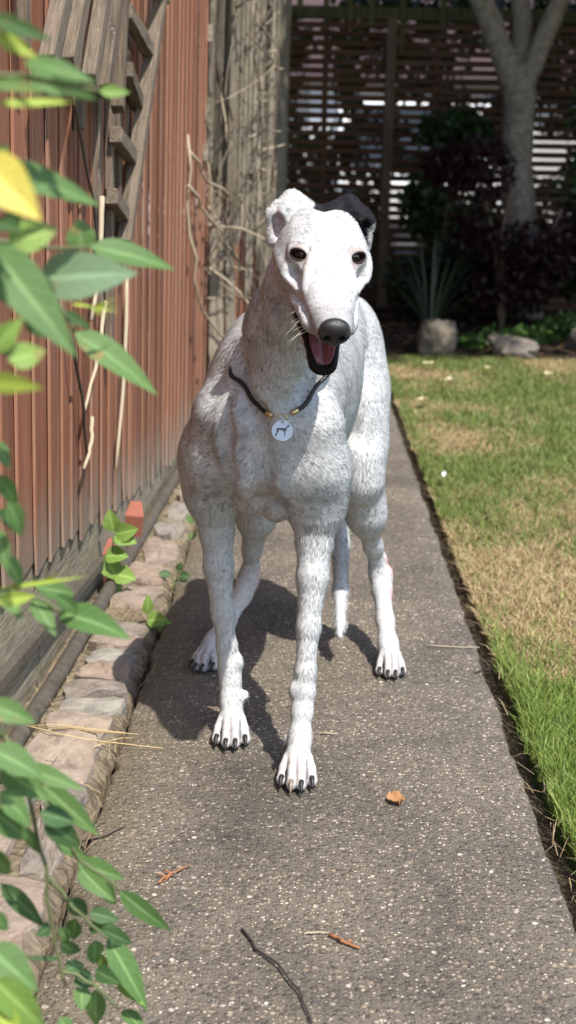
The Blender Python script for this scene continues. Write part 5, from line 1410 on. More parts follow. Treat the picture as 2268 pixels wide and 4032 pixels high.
    for s in (-1, 1):
        f.ell(hp(0.066, s * 0.036, 0.048), (0.024, 0.010, 0.008), [HF, HV + 0.5 * s * HW, HW], k=0.014, mode='S')       # temple hollow
        f.cone(hp(0.116, s * 0.042, 0.006), hp(0.146, s * 0.0375, 0.002), 0.0055, 0.0040, k=0.010, mode='S')           # below the eye
        f.cone(hp(0.106, s * 0.049, 0.002), hp(0.056, s * 0.057, -0.008), 0.0045, 0.0060, k=0.010)                     # cheek arch
        f.chain([(hp(0.114, s * 0.022, 0.033), 0.0035), (hp(0.138, s * 0.028, 0.021), 0.0035), (hp(0.166, s * 0.031, 0.009), 0.0032)], k=0.007)   # vein down the muzzle
        f.chain_sub([(hp(0.150, s * 0.0380, -0.010), 0.003), (hp(0.178, s * 0.0335, -0.008), 0.003), (hp(0.205, s * 0.0285, -0.006), 0.002)], k=0.008)
        f.chain([(hp(0.128, s * 0.0370, -0.028), 0.0066), (hp(0.160, s * 0.0325, -0.024), 0.0068), (hp(0.200, s * 0.0262, -0.019), 0.0068)], k=0.006)   # upper lip
        for (u_, w_) in ((0.158, -0.018), (0.172, -0.014), (0.186, -0.018), (0.198, -0.013), (0.180, -0.024), (0.166, -0.026)):
            f.ell(hp(u_, s * (0.0365 - (u_ - 0.158) * 0.25), w_), (0.0035, 0.0030, 0.0030), [HF, HV, HW], k=0.004)
    f.ell(hp(0.085, 0, 0.060), (0.030, 0.005, 0.016), [HF, HV, HW], k=0.012, mode='S')                          # furrow between the brows
    # lower jaw: a trough with lips
    f.sweep(JH, JF, HV, JW, [
        (-0.010, 0, 0.022, -0.026, 0.040),
        (0.030, 0, 0.016, -0.024, 0.041),
        (0.070, 0, 0.013, -0.019, 0.0345),
        (0.105, 0, 0.012, -0.015, 0.0250),
        (0.135, 0, 0.010, -0.012, 0.0205),
        (0.150, 0, 0.009, -0.010, 0.0175),
        (0.158, 0, 0.006, -0.007, 0.0110)], k=0.008, power=2.4)
    f.cone(jp(0.050, 0, 0.024), jp(0.146, 0, 0.0135), 0.0300, 0.0135, k=0.004, mode='S')
    f.cone(hp(0.135, 0, -0.050), hp(0.215, 0, -0.040), 0.018, 0.015, k=0.004, mode='S')      # roof of the mouth
    f.ell(hp(0.020, 0, -0.065), (0.050, 0.040, 0.030), [HF, HV, HW], k=0.03)
    # ears: folded cups, open outwards
    for s, du, dw in ((-1, 0.0, 0.0), (1, -0.002, -0.003)):
        def e(u, v, w): return hp(u + du, s * v, w + dw)
        f.ell(e(-0.004, 0.052, 0.011), (0.020, 0.0145, 0.028), [HF, HV + 0.15 * s * HW, HW - 0.15 * s * HV], k=0.010)
        f.ell(e(-0.012, 0.030, 0.014), (0.017, 0.024, 0.020), [HF, HV, HW], k=0.010)
        f.cone(e(-0.012, 0.052, 0.027), e(-0.020, 0.039, 0.031), 0.008, 0.0095, k=0.008)
        f.cone(e(-0.020, 0.039, 0.033), e(-0.022, 0.010, 0.016), 0.0115, 0.011, k=0.010)
        f.cone(e(-0.006, 0.060, 0.029), e(0.002, 0.067, 0.017), 0.006, 0.0055, k=0.006)
        f.cone(e(0.000, 0.066, 0.020), e(0.008, 0.063, -0.016), 0.0065, 0.008, k=0.008)
        f.ell(e(0.016, 0.0575, 0.009), (0.016, 0.0105, 0.020), [HF, HV - 0.2 * s * HW, HW + 0.2 * s * HV], k=0.004, mode='S')
        f.cone(e(0.010, 0.044, 0.030), e(0.020, 0.046, 0.010), 0.0035, 0.003, k=0.008, mode='S')
        f.cone(e(-0.008, 0.030, 0.044), e(0.002, 0.028, 0.030), 0.004, 0.003, k=0.010, mode='S')
    # eyes: lids, then an almond opening
    for s in (-1, 1):
        ef = nrm(HF * 0.82 + HV * s * 0.42 + HW * 0.40)
        el = HV * s; el = nrm(el - ef * (el @ ef)); eu = np.cross(el, ef); eu = eu if eu @ HW > 0 else -eu
        el, eu = nrm(el + 0.10 * eu), nrm(eu - 0.10 * el)
        c = hp(0.1010, s * 0.0330, 0.0215)
        EYES.append((c, ef, el, eu))
        f.ell(c + ef * 0.001, (0.0165, 0.0150, 0.0140), [el, eu, ef], k=0.010)
        f.ell(c + ef * 0.0130 - eu * 0.0004, (0.0104, 0.0070, 0.0150), [el, eu, ef], k=0.002, mode='S')
        for sgn, rr_, hh in ((1, 0.0027, 0.0090), (-1, 0.0018, 0.0084)):
            arc = []
            for q in range(9):
                a_ = math.radians(12 + 156 * q / 8)
                arc.append((c + el * 0.0124 * math.cos(a_) + eu * (sgn * hh * math.sin(a_) - 0.0004) + ef * (0.0118 - 0.0035 * abs(math.cos(a_)) ** 2 + (0.0012 if sgn > 0 else 0)), rr_))
            f.chain(arc, k=0.004)
        f.chain_sub([(c + el * 0.0150 * math.cos(math.radians(20 + 140 * q / 6)) + eu * (0.0148 * math.sin(math.radians(20 + 140 * q / 6))) + ef * 0.0125, 0.0012) for q in range(7)], k=0.005)
        f.cone(c + ef * 0.012 - el * 0.012 - eu * 0.003, c + ef * 0.014 - el * 0.019 - eu * 0.010, 0.0025, 0.002, k=0.006, mode='S')   # tear line
    # nose bed and nostril wings
    f.ell(hp(0.238, 0, -0.006), (0.012, 0.019, 0.015), [HF, HV, HW], k=0.006)
    return f

def paw(f, c, d, size, front, dew=0, dewpos=None):
    d = nrm((d[0], d[1], 0)); l = np.array([-d[1], d[0], 0.0])
    c = np.array([c[0], c[1], 0.0])
    PAWS.append((c, d, l, size))
    f.ell(c - d * 0.004 * size + np.array([0, 0, 0.027 * size]), (0.020 * size, 0.026 * size, 0.019 * size), [l, d, (0, 0, 1)], k=0.010)
    f.ell(c - d * 0.010 * size + np.array([0, 0, 0.012]), (0.017 * size, 0.018 * size, 0.012), [l, d, (0, 0, 1)], k=0.006)
    for lo, tip, kn, sp in ((-0.0192, 0.027, 0.027, -0.16), (-0.0066, 0.043, 0.033, -0.04), (0.0066, 0.043, 0.033, 0.04), (0.0192, 0.027, 0.027, 0.16)):
        lo, tip, kn = lo * size, tip * size, kn * size
        a = c + l * lo * 0.75 - d * 0.006 + np.array([0, 0, 0.036 * size])
        b = c + l * lo + d * (tip - 0.018 * size) + np.array([0, 0, kn * 0.95])
        e = c + l * (lo + sp * 0.018) + d * (tip - 0.006 * size) + np.array([0, 0, 0.0125 * size])
        f.cone(a, b, 0.0078 * size, 0.0080 * size, k=0.0035)
        f.cone(b, e, 0.0080 * size, 0.0080 * size, k=0.002)
        f.cone(e, e - d * 0.010 + np.array([0, 0, -0.003]), 0.0080 * size, 0.0078 * size, k=0.002)
        CLAWS.append((e + d * 0.0040 * size + np.array([0, 0, 0.0065 * size]), nrm(d + l * sp * 0.7), size, 0))
    if dew:
        p = np.array(dewpos)
        f.ell(p, (0.007, 0.009, 0.009), k=0.006)
        CLAWS.append((p + np.array([dew * 0.004, -0.006, -0.003]), nrm((dew * 0.45, -0.5, -0.6)), 0.8, 1))

def axis_pts(segs):
    out = []
    for a, b, h in segs:
        n = max(1, int(round((b - a) / h)))
        out += list(np.linspace(a, b, n, endpoint=False))
    return np.array(out + [segs[-1][1]])

DF = dog_field()
gx = axis_pts([(-0.235, -0.070, 0.0029), (-0.070, 0.105, 0.0018), (0.105, 0.215, 0.0029)])
gy = axis_pts([(1.655, 1.97, 0.0018), (1.97, 2.12, 0.0026), (2.12, 2.745, 0.0033)])
gz = axis_pts([(-0.006, 0.062, 0.0019), (0.062, 0.60, 0.0031), (0.60, 0.905, 0.0018)])
DV, DQ = surface_net(DF, gx, gy, gz)
DV[:, 2] = np.maximum(DV[:, 2], 0.0012)

# vertex normals
def quad_normals(V, Q):
    n = np.cross(V[Q[:, 2]] - V[Q[:, 0]], V[Q[:, 3]] - V[Q[:, 1]])
    N = np.zeros_like(V)
    for k in range(4): np.add.at(N, Q[:, k], n)
    return N / (np.linalg.norm(N, axis=1, keepdims=True) + 1e-12), np.linalg.norm(n, axis=1) * 0.5
DN, DAREA = quad_normals(DV, DQ)

# coat: white with grey ticking, one black ear patch, bare pink skin on hocks, dark lips and eye rims
def fbm(P, scale, octv=3):
    out = np.empty(len(P))
    for i, p in enumerate(P * scale):
        out[i] = mnoise.fractal(Vector(p), 0.9, 2.1, octv)
    return out
R_ = DV - HO
HU, HVv, HWw = R_ @ HF, R_ @ HV, R_ @ HW
RJ = DV - JH
JT, JLv, JWw = RJ @ JF, RJ @ HV, RJ @ JW
is_head = (HU > -0.045) & (np.abs(HVv) < 0.09) & (HWw > -0.07) & (HWw < 0.1) & (DV[:, 1] < 2.0)
n1 = fbm(DV, 26.0); n2 = fbm(DV + 5.1, 75.0, 2); n3 = fbm(DV + 11.0, 9.0, 2)
def sstep(a, b, x):
    t = np.clip((x - a) / (b - a), 0, 1); return t * t * (3 - 2 * t)
tick = sstep(-0.25, 0.85, np.where(DV[:, 2] < 0.36, 0.15, 0.9) * n1 + np.where(DV[:, 2] < 0.36, 0.25, 0.8) * n2 + 0.5 * n3)
wt = np.where(DV[:, 2] < 0.36, 0.40, 0.38)
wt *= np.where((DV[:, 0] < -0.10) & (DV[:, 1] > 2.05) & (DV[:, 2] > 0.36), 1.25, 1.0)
wt[is_head] = np.where((np.abs(HVv) > 0.016) & (HU > 0.10), 0.48, 0.20)[is_head]
wt *= np.where(DV[:, 2] < 0.10, 0.35, 1.0)
tick = tick * wt
white = np.array([0.60, 0.605, 0.60]); grey = np.array([0.20, 0.20, 0.205])
COL = white * (1 - tick[:, None]) + grey * tick[:, None]
FURLEN = np.full(len(DV), 0.0075)
FURLEN[is_head] = np.where(HU[is_head] > 0.11, 0.0036, 0.0050)
def paint(mask, c, fur=None):
    global COL
    m = np.clip(mask, 0, 1)[:, None]
    COL = COL * (1 - m) + np.array(c) * m
    if fur is not None:
        FURLEN[:] = FURLEN * (1 - m[:, 0]) + fur * m[:, 0]
# black patch over the ear on the picture's right side
edge = 0.006 * n2
patch = is_head * sstep(0.0, 0.006, (HVv - 0.004 + edge) - np.clip((HU - 0.012) * 1.15, -0.02, 0.06) - np.clip((0.030 - HWw), 0, 1) * 0.15) * sstep(0.075, 0.068, HU + edge) * sstep(-0.02, -0.008, HWw + 0.3 * edge)
patch = patch * (HU > -0.06)
inner = (np.abs(HVv) > 0.058) & is_head & (HU > 0.004) & (HWw > 0.004)
paint(patch, (0.012, 0.012, 0.014))
for s, c in ((-1, (0.52, 0.36, 0.35)), (1, (0.07, 0.06, 0.062))):
    q = (DV - hp(0.010, s * 0.0575, 0.009))
    dd = np.sqrt((q @ HF / 0.014) ** 2 + (q @ HV / 0.0115) ** 2 + (q @ HW / 0.021) ** 2)
    paint(is_head * sstep(1.05, 0.45, dd + 0.25 * n2), c, 0.0040)
    if s > 0:   # white fringe on the black ear
        q = (DV - hp(0.002, 0.072, -0.004)); dd = np.sqrt((q @ HF / 0.014) ** 2 + (q @ HV / 0.0065) ** 2 + (q @ HW / 0.018) ** 2)
        paint(is_head * sstep(1.25, 0.8, dd + 0.2 * n2), (0.66, 0.64, 0.62), 0.005)
# mouth lining and lips
rim = sstep(-0.003, 0.002, JWw + 0.004 * n2) * (JT > 0.055) * (JT < 0.17) * (np.abs(JLv) < 0.036) * (HWw < -0.026) * (JWw < 0.05)
tipd = sstep(0.138, 0.148, JT) * (JT < 0.17) * (np.abs(JLv) < 0.03) * sstep(-0.0105, -0.0075, JWw) * (HWw < -0.03)
paint(np.maximum(rim, tipd), (0.010, 0.008, 0.008), 0.0)
upl = (HU > 0.10) * (HU < 0.245) * (np.abs(HVv) < 0.05) * sstep(-0.025, -0.031, HWw + 0.10 * np.clip(0.17 - HU, -0.06, 0.05) ) * (JWw > 0.006)
paint(upl, (0.012, 0.009, 0.009), 0.0)
q = DV - hp(0.170, 0, -0.047)
paint(is_head * ((np.abs(HVv) < 0.019) & (HWw < -0.024) & (HU > 0.11) & (HU < 0.235) & (JWw > 0.008)), (0.05, 0.018, 0.018), 0.0)
corner = np.exp(-(((HU - 0.128) / 0.016) ** 2 + ((HWw + 0.050) / 0.010) ** 2)) * (np.abs(HVv) > 0.012) * is_head
paint(corner * 1.1, (0.015, 0.010, 0.010), 0.001)
# eye rims
for (c, ef, el, eu) in EYES:
    q = DV - c
    a, b, d = q @ el, q @ eu, q @ ef
    dd = np.sqrt((a / 0.0120) ** 2 + ((b + 0.0004) / 0.0085) ** 2)
    paint(sstep(1.14, 0.96, dd) * (d > 0.0), (0.018, 0.013, 0.012), 0.0)
    paint(0.45 * np.exp(-(((a + 0.016) / 0.007) ** 2 + ((b + 0.010) / 0.009) ** 2)) * (d > 0), (0.30, 0.17, 0.14), 0.002)
    paint(0.55 * sstep(1.50, 1.22, dd) * (dd > 1.05) * (d > 0), (0.36, 0.27, 0.23), 0.0015)
    paint(0.30 * np.exp(-((a / 0.016) ** 2 + ((b - 0.012) / 0.004) ** 2)) * (d > 0), (0.35, 0.26, 0.20))
paint(0.28 * np.exp(-(((HU - 0.205) / 0.030) ** 2 + (HVv / 0.016) ** 2)) * is_head * (HWw > 0), (0.42, 0.36, 0.37))
# bare nose bed fades from the coat
nose_d = np.linalg.norm((DV - hp(0.240, 0, -0.004)) / 1.0, axis=1)
paint(0.40 * sstep(0.050, 0.026, nose_d) * (JWw > 0.02), (0.10, 0.09, 0.095), 0.0015)
paint(sstep(0.020, 0.016, nose_d), (0.006, 0.006, 0.006), 0.0)
# pink hocks, elbows
for c, r, k in (((0.163, 2.555, 0.150), 0.034, 1.0), ((0.162, 2.520, 0.105), 0.026, 0.9), ((-0.094, 2.540, 0.130), 0.034, 0.8), ((-0.110, 2.520, 0.095), 0.026, 0.7), ((-0.155, 2.185, 0.300), 0.022, 0.5)):
    dd = np.linalg.norm(DV - np.array(c), axis=1)
    paint(k * sstep(r, r * 0.55, dd + 0.006 * n2), (0.62, 0.36, 0.36), 0.001)
# paw white toned down against overexposure, then bare skin drawn between the toes
paint(0.30 * sstep(0.055, 0.030, DV[:, 2]), (0.44, 0.42, 0.39))
for (c, d, l, size) in PAWS:
    q = DV - c; la, fo = q @ l, q @ d
    for g_ in (-0.0129 * size, 0.0, 0.0129 * size):
        lim = 0.020 * size if g_ == 0 else 0.014 * size
        paint(0.60 * sstep(0.0026, 0.0010, np.abs(la - g_ * (1 + 3.0 * np.clip(fo, 0, 0.04)))) * sstep(0.000, 0.010, fo) * (np.abs(la) < 0.03) * (DV[:, 2] < 0.046) * (fo < 0.05), (0.16, 0.11, 0.105), 0.0)
# bare skin between the forelegs
dd = np.sqrt(((DV[:, 0] + 0.066) / 0.045) ** 2 + ((DV[:, 2] - 0.395) / 0.060) ** 2)
paint(0.40 * sstep(1.0, 0.5, dd) * (DV[:, 1] < 2.2), (0.50, 0.40, 0.36), 0.004)
FURLEN[DV[:, 2] < 0.045] = 0.0016
FURLEN *= np.where((DV[:, 2] < 0.14) & (DV[:, 2] >= 0.04), 0.75, 1.0)
tail_m = (np.abs(DV[:, 0] - 0.065) < 0.032) & (((DV[:, 1] > 2.40) & (DV[:, 2] < 0.14)) | ((DV[:, 1] > 2.55) & (DV[:, 2] < 0.25)) | (DV[:, 1] > 2.64)) & (DV[:, 2] < 0.47) & (DV[:, 2] > 0.05)
FURLEN[tail_m] = 0.011

def coat_mat():
    t = NT('coat')
    c = t.attr('coat')
    g = t.geo((1, 1, 1))
    fine = t.noise(g, 420, 2, 0.6)
    mid = t.noise(g, 130, 3, 0.6)
    k = t.math('ADD', t.math('MULTIPLY', fine, 0.5), t.math('MULTIPLY', mid, 0.5))
    cc = t.mix(t.ramp(k, [(0.38, 0.0), (0.60, 1.0)]), t.mix(1.0, c, (0.72, 0.72, 0.73), 'MULTIPLY'), c)
    return t.done(color=cc, rough=0.75, normal=t.bump(k, 0.15, 0.003), spec=0.2)
M_COAT = coat_mat()

dog_me = np_mesh('dog', DV, DQ, True)
set_col(dog_me, 'coat', COL)
dog_me.materials.append(M_COAT)
dog = put('dog', dog_me)
tag(dog, 'white greyhound with one black ear standing on the path, mouth open', 'dog')

# fur: short tapered hairs that follow the lie of the coat
def build_fur(count, nclump):
    from mathutils.kdtree import KDTree
    w = DAREA * np.clip(FURLEN[DQ].mean(1) > 0.0012, 0, 1)
    w = w * np.where(DV[DQ[:, 0], 1] > 2.3, 0.6, 1.0) * np.where(is_head[DQ[:, 0]], 2.2, 1.0)
    def sample(n):
        fi = rng.choice(len(DQ), n, p=w / w.sum()); r = rng.random((n, 2)); q = DQ[fi]
        b = np.stack([(1-r[:, 0])*(1-r[:, 1]), r[:, 0]*(1-r[:, 1]), r[:, 0]*r[:, 1], (1-r[:, 0])*r[:, 1]], -1)
        P = np.einsum('nk,nkd->nd', b, DV[q]); N = np.einsum('nk,nkd->nd', b, DN[q])
        N /= np.linalg.norm(N, axis=1, keepdims=True) + 1e-9
        return q, b, P, N
    def flow_at(q, P, N, jit):
        H = is_head[q[:, 0]]; z = P[:, 2]
        flow = BA * 0.45 + np.array([0, 0, -0.85]) + np.zeros_like(P)
        side = np.tanh((P[:, 0] + 0.066) * 40)
        chest = np.clip((2.18 - P[:, 1]) / 0.10, 0, 1) * (z > 0.38) * (z < 0.60)
        flow = flow + chest[:, None] * np.stack([side * 1.5, 0 * side, 0 * side], -1)
        flow[z < 0.36] = np.array([0, 0.10, -1.0])
        flow[H] = -HF + 0.55 * np.tanh(HVv[q[:, 0]] * 60)[H][:, None] * HV - 0.15 * HW
        wob_ = np.stack([np.sin(P[:, 2] * 62 + 2.5 * np.sin(P[:, 0] * 40)), np.sin(P[:, 0] * 70 + P[:, 1] * 50), np.sin(P[:, 1] * 66 + P[:, 0] * 45 + P[:, 2] * 30)], -1)
        flow = flow / np.linalg.norm(flow, axis=1, keepdims=True) + wob_ * np.where(z < 0.36, 0.05, 0.20)[:, None] + rng.normal(0, jit, P.shape)
        flow -= N * np.einsum('nd,nd->n', flow, N)[:, None]
        return flow / (np.linalg.norm(flow, axis=1, keepdims=True) + 1e-9)
    # tufts share a tip, a lift and a shade
    cq, cb_, CP, CNn = sample(nclump)
    cf = flow_at(cq, CP, CNn, 0.16)
    cl_ = np.einsum('nk,nk->n', cb_, FURLEN[cq]) * rng.uniform(1.0, 1.5, nclump)
    ctip = CP + cf * cl_[:, None] + CNn * (cl_ * rng.uniform(0.06, 0.25, nclump) * np.where(CP[:, 2] < 0.36, 0.6, 1.0))[:, None]
    cshade = np.clip(rng.normal(0.95, 0.19, nclump), 0.45, 1.20)
    kd = KDTree(nclump)
    for i_, p_ in enumerate(CP): kd.insert(p_, i_)
    kd.balance()
    q, b, P, N = sample(count)
    ci = np.fromiter((kd.find(p_)[1] for p_ in P), np.int64, count)
    C = np.einsum('nk,nkd->nd', b, COL[q]); Lh = np.einsum('nk,nk->n', b, FURLEN[q]) * rng.uniform(0.7, 1.2, count)
    H = is_head[q[:, 0]]
    D = flow_at(q, P, N, 0.12) + N * rng.uniform(0.05, 0.24, (count, 1))
    D /= np.linalg.norm(D, axis=1, keepdims=True)
    own = P + D * Lh[:, None]
    g = rng.uniform(0.20, 0.60, (count, 1))
    tipp = own * (1 - g) + ctip[ci] * g
    D = tipp - P; D /= np.linalg.norm(D, axis=1, keepdims=True) + 1e-9
    S = np.cross(N, D); S /= np.linalg.norm(S, axis=1, keepdims=True) + 1e-9
    wd = (0.00046 * rng.uniform(0.7, 1.4, count) * np.where(H, 0.8, 1.0))[:, None]
    base = P - N * 0.0005
    V = np.stack([base - S * wd, base + S * wd, tipp], 1).reshape(-1, 3)
    F = np.arange(count * 3).reshape(-1, 3)[:, ::-1].copy()
    me = np_mesh('fur', V, F, True)
    sh = (rng.uniform(0.88, 1.10, count) * cshade[ci])[:, None]
    sh = np.where(H[:, None], 0.95 * sh + 0.03, sh)
    sh = np.where(C.mean(1, keepdims=True) < 0.06, rng.uniform(0.5, 3.2, (count, 1)), sh)  # black hairs scattered lighter and darker, a sheen put into the colour
    CC = np.clip(C * sh, 0, 0.80)
    root = CC * 0.88
    set_col(me, 'coat', np.stack([root, root, CC * 1.04], 1).reshape(-1, 3))
    NN = N * 0.86 + D * 0.24; NN /= np.linalg.norm(NN, axis=1, keepdims=True)
    me.normals_split_custom_set_from_vertices(np.repeat(NN, 3, axis=0).tolist())
    return me
M_FUR = NT('fur'); M_FUR = M_FUR.done(color=M_FUR.attr('coat'), rough=0.9, spec=0.04)
fur = put('fur', build_fur(400000, 80000), M_FUR, dog)
fur['kind'] = 'stuff'

# eyes, nose, tongue, claws, whiskers ------------------------------------------------
def ball(name, c, r, axes, mat, parent, seg=20, rings=14, deform=None):
    V, F = [], []
    for i in range(rings + 1):
        th = math.pi * i / rings
        for j in range(seg):
            ph = 2 * math.pi * j / seg
            d = np.array([math.sin(th) * math.cos(ph), math.sin(th) * math.sin(ph), math.cos(th)])
            if deform: d = deform(d)
            V.append(np.array(c) + sum(np.array(axes[k]) * d[k] * r[k] for k in range(3)))
    for i in range(rings):
        for j in range(seg):
            a, b = i * seg + j, i * seg + (j + 1) % seg
            F.append((a, a + seg, b + seg, b))
    bm = bmesh.new(); me = mesh(name, V, F, True); bm.from_mesh(me)
    bmesh.ops.remove_doubles(bm, verts=bm.verts, dist=1e-6); bmesh.ops.recalc_face_normals(bm, faces=bm.faces)
    bm.to_mesh(me); bm.free(); me.shade_smooth()
    return put(name, me, mat, parent)

def eye_mat(c, ef):
    t = NT('eye')
    g = t.n('NewGeometry').outputs['Position']
    d = t.n('VectorMath', operation='DISTANCE'); t.l(g, d.inputs[0]); d.inputs[1].default_value = tuple(c + ef * 0.0118)
    cc = t.ramp(t.math('MULTIPLY', d.outputs['Value'], 100.0), [(0.0, (0.004, 0.003, 0.003)), (0.36, (0.004, 0.003, 0.003)), (0.44, (0.060, 0.027, 0.013)), (0.75, (0.040, 0.018, 0.010)), (0.86, (0.006, 0.004, 0.004)), (1.0, (0.05, 0.03, 0.03))])
    return t.done(color=cc, rough=0.06, spec=0.6, **{'Coat Weight': 0.6, 'Coat Roughness': 0.02})
for (c, ef, el, eu) in EYES:
    ball('eye', c - ef * 0.0008, (0.0122, 0.0118, 0.0118), (el, eu, ef), eye_mat(c, ef), dog, 24, 18)

def nose_mat():
    t = NT('nose_leather')
    g = t.geo()
    v = t.voro(g, 700, 'DISTANCE_TO_EDGE')
    return t.done(color=t.mix(t.noise(g, 120), (0.010, 0.009, 0.010), (0.028, 0.025, 0.026)), rough=0.38, normal=t.bump(v, 0.5, 0.0008), spec=0.5)
def nose_mesh():
    f = Field()
    f.ell(hp(0.2415, 0, 0.000), (0.0125, 0.0190, 0.0155), [HF, HV, HW], k=0.004)
    f.ell(hp(0.2440, 0, 0.006), (0.0090, 0.0165, 0.0090), [HF, HV, HW], k=0.006)
    f.ell(hp(0.2460, 0, -0.010), (0.0070, 0.0080, 0.0100), [HF, HV, HW], k=0.005)
    for s in (-1, 1):
        f.ell(hp(0.2440, s * 0.0125, -0.004), (0.0090, 0.0075, 0.0085), [HF, HV, HW], k=0.004)
        f.cone(hp(0.2560, s * 0.0085, -0.0045), hp(0.2400, s * 0.0100, -0.0050), 0.0042, 0.0045, k=0.002, mode='S')
        f.cone(hp(0.2520, s * 0.0120, -0.0075), hp(0.2440, s * 0.0195, -0.0070), 0.0016, 0.0020, k=0.002, mode='S')
    f.cone(hp(0.2560, 0, -0.003), hp(0.2520, 0, -0.020), 0.0010, 0.0012, k=0.002, mode='S')
    c = hp(0.243, 0, 0)
    h = 0.0011
    ax = [np.arange(c[i] - 0.032, c[i] + 0.032, h) for i in range(3)]
    V, Q = surface_net(f, *ax)
    return np_mesh('nose', V, Q, True)
put('nose', nose_mesh(), nose_mat(), dog)

def tongue_mesh():
    V, F = [], []
    n, m = 16, 13
    for i in range(n):
        t = 0.040 + 0.106 * i / (n - 1)
        hw = (0.0200 - 0.004 * i / (n - 1)) * math.sqrt(max(0.0, 1 - max(0.0, (i - 8.5) / 7.4) ** 2.4)) + 0.0006
        lift = 0.0150 - 0.0130 * ((t - 0.04) / 0.106) ** 1.6
        for k in range(m):
            x = -1 + 2 * k / (m - 1)
            V.append(jp(t, hw * x, lift + 0.0035 * x * x - 0.0028 * math.exp(-(x / 0.16) ** 2) + 0.0010 * math.sin(t * 300 + x * 3)))
        for k in range(m):
            x = -1 + 2 * k / (m - 1)
            V.append(jp(t, hw * x, lift - 0.0065 + 0.004 * x * x))
    w = 2 * m
    for i in range(n - 1):
        for k in range(m - 1):
            a = i * w + k; F.append((a, a + 1, a + w + 1, a + w))
            b = i * w + m + k; F.append((b, b + w, b + w + 1, b + 1))
        F.append((i*w, i*w + w, i*w + w + m, i*w + m)); F.append((i*w + m - 1, i*w + 2*m - 1, i*w + w + 2*m - 1, i*w + w + m - 1))
    for k in range(m - 1):
        a = (n-1) * w + k; F.append((a, a + 1, a + m + 1, a + m))
    me = mesh('tongue', V, F, True)
    bm = bmesh.new(); bm.from_mesh(me); bmesh.ops.recalc_face_normals(bm, faces=bm.faces); bm.to_mesh(me); bm.free(); me.shade_smooth()
    return me
t = NT('tongue'); g = t.geo()
M_TONGUE = t.done(color=t.mix(t.noise(g, 260), (0.15, 0.040, 0.046), (0.25, 0.085, 0.090)), rough=0.38, normal=t.bump(t.noise(g, 900, 2), 0.4, 0.001), **{'Subsurface Weight': 0.0})
put('tongue', tongue_mesh(), M_TONGUE, dog)

M_CLAW = flat('claw_horn', (0.022, 0.019, 0.018), 0.5)
t = NT('pale_claw_horn'); M_CLAW_PALE = t.done(color=(0.22, 0.17, 0.13), rough=0.35)
for i, (p, d, size, dewc) in enumerate(CLAWS):
    L = 0.021 * size
    pts, rad = [], []
    for k in range(6):
        s = k / 5
        pts.append(Vector(p) + Vector(d) * (L * s * (1 - 0.25 * s)) + Vector((0, 0, (0.002 * s - 0.0150 * s * s) * size)))
        pts[-1].z = max(pts[-1].z, 0.0025)
        rad.append(0.0036 * size * (1 - s) ** 0.65 + 0.0006)
    tube('claw', pts, rad, M_CLAW_PALE if i == 1 else M_CLAW, dog, 8)

M_WHISKER = flat('whisker', (0.75, 0.72, 0.66), 0.4)
wr = random.Random(4)
for s in (-1, 1):
    for u, w0 in ((0.165, -0.018), (0.172, -0.026), (0.180, -0.022), (0.188, -0.016), (0.192, -0.026), (0.200, -0.020), (0.207, -0.024)):
        p0 = hp(u, s * 0.030 * (1 - (u - 0.165) * 5), w0)
        L = wr.uniform(0.018, 0.036)
        d = HV * s * 0.8 + HF * wr.uniform(0.0, 0.35) - HW * wr.uniform(0.1, 0.6)
        d = d / np.linalg.norm(d)
        pts = [p0 + d * L * k / 4 - np.array([0, 0, 0.25 * L * (k / 4) ** 2]) for k in range(5)]
        tube('whisker', pts, [0.00035, 0.0003, 0.00025, 0.0002, 0.0001], M_WHISKER, dog, 4)
# ================================================================== collar with ferrules, split ring and engraved tag
def skin_hit(c, d, lo=0.02, hi=0.16):
    t = np.linspace(lo, hi, 90); D = DF.eval(c + t[:, None] * d)
    k = np.nonzero(D > 0)[0]
    return t[k[0]] if len(k) else hi
collar = empty('collar', (-0.034, 1.95, 0.56)); tag(collar, 'thin black plaited leather collar with brass ends round the dog\'s neck', 'collar')
CC_ = np.array([-0.050, 2.030, 0.600]); CN = nrm((-0.10, -0.62, 0.76))
ca = nrm(np.cross(CN, (0, 0, 1.0))); cb = np.cross(CN, ca)
ring_pts = []
for k in range(72):
    a = 2 * math.pi * k / 72
    d = ca * math.cos(a) + cb * math.sin(a)
    front = max(0.0, -d[2]) ** 1.5
    ring_pts.append(CC_ + d * (min(skin_hit(CC_, d), 0.070 - 0.014 * max(0.0, -d[0]) + 0.035 * front) + 0.0075 + 0.010 * front + 0.006 * max(0.0, d[0])))
ring_pts = np.array(ring_pts)
for _ in range(3): ring_pts = (np.roll(ring_pts, 1, 0) + 2 * ring_pts + np.roll(ring_pts, -1, 0)) / 4
low = int(np.argmin(ring_pts[:, 2] + 0.8 * np.abs(ring_pts[:, 0] + 0.038)))
ring_pts = np.roll(ring_pts, -low, axis=0)          # starts at the lowest point, at the tag
lowp = ring_pts[0]
M_LEATHER = flat('black_leather', (0.012, 0.009, 0.008), 0.45)
M_BRASS = NT('brass'); M_BRASS = M_BRASS.done(color=(0.62, 0.47, 0.24), rough=0.32, Metallic=1.0)
M_STEEL = NT('brushed_steel'); _n = M_STEEL.noise(M_STEEL.geo(), 240, 3)
M_STEEL = M_STEEL.done(color=M_STEEL.mix(_n, (0.52, 0.56, 0.59), (0.60, 0.64, 0.67)), rough=0.45, Metallic=0.55)
arc = ring_pts[2:-1]
up3 = [Vector(p) for p in arc]
tube('cord', up3, 0.0030, M_LEATHER, collar, 8)
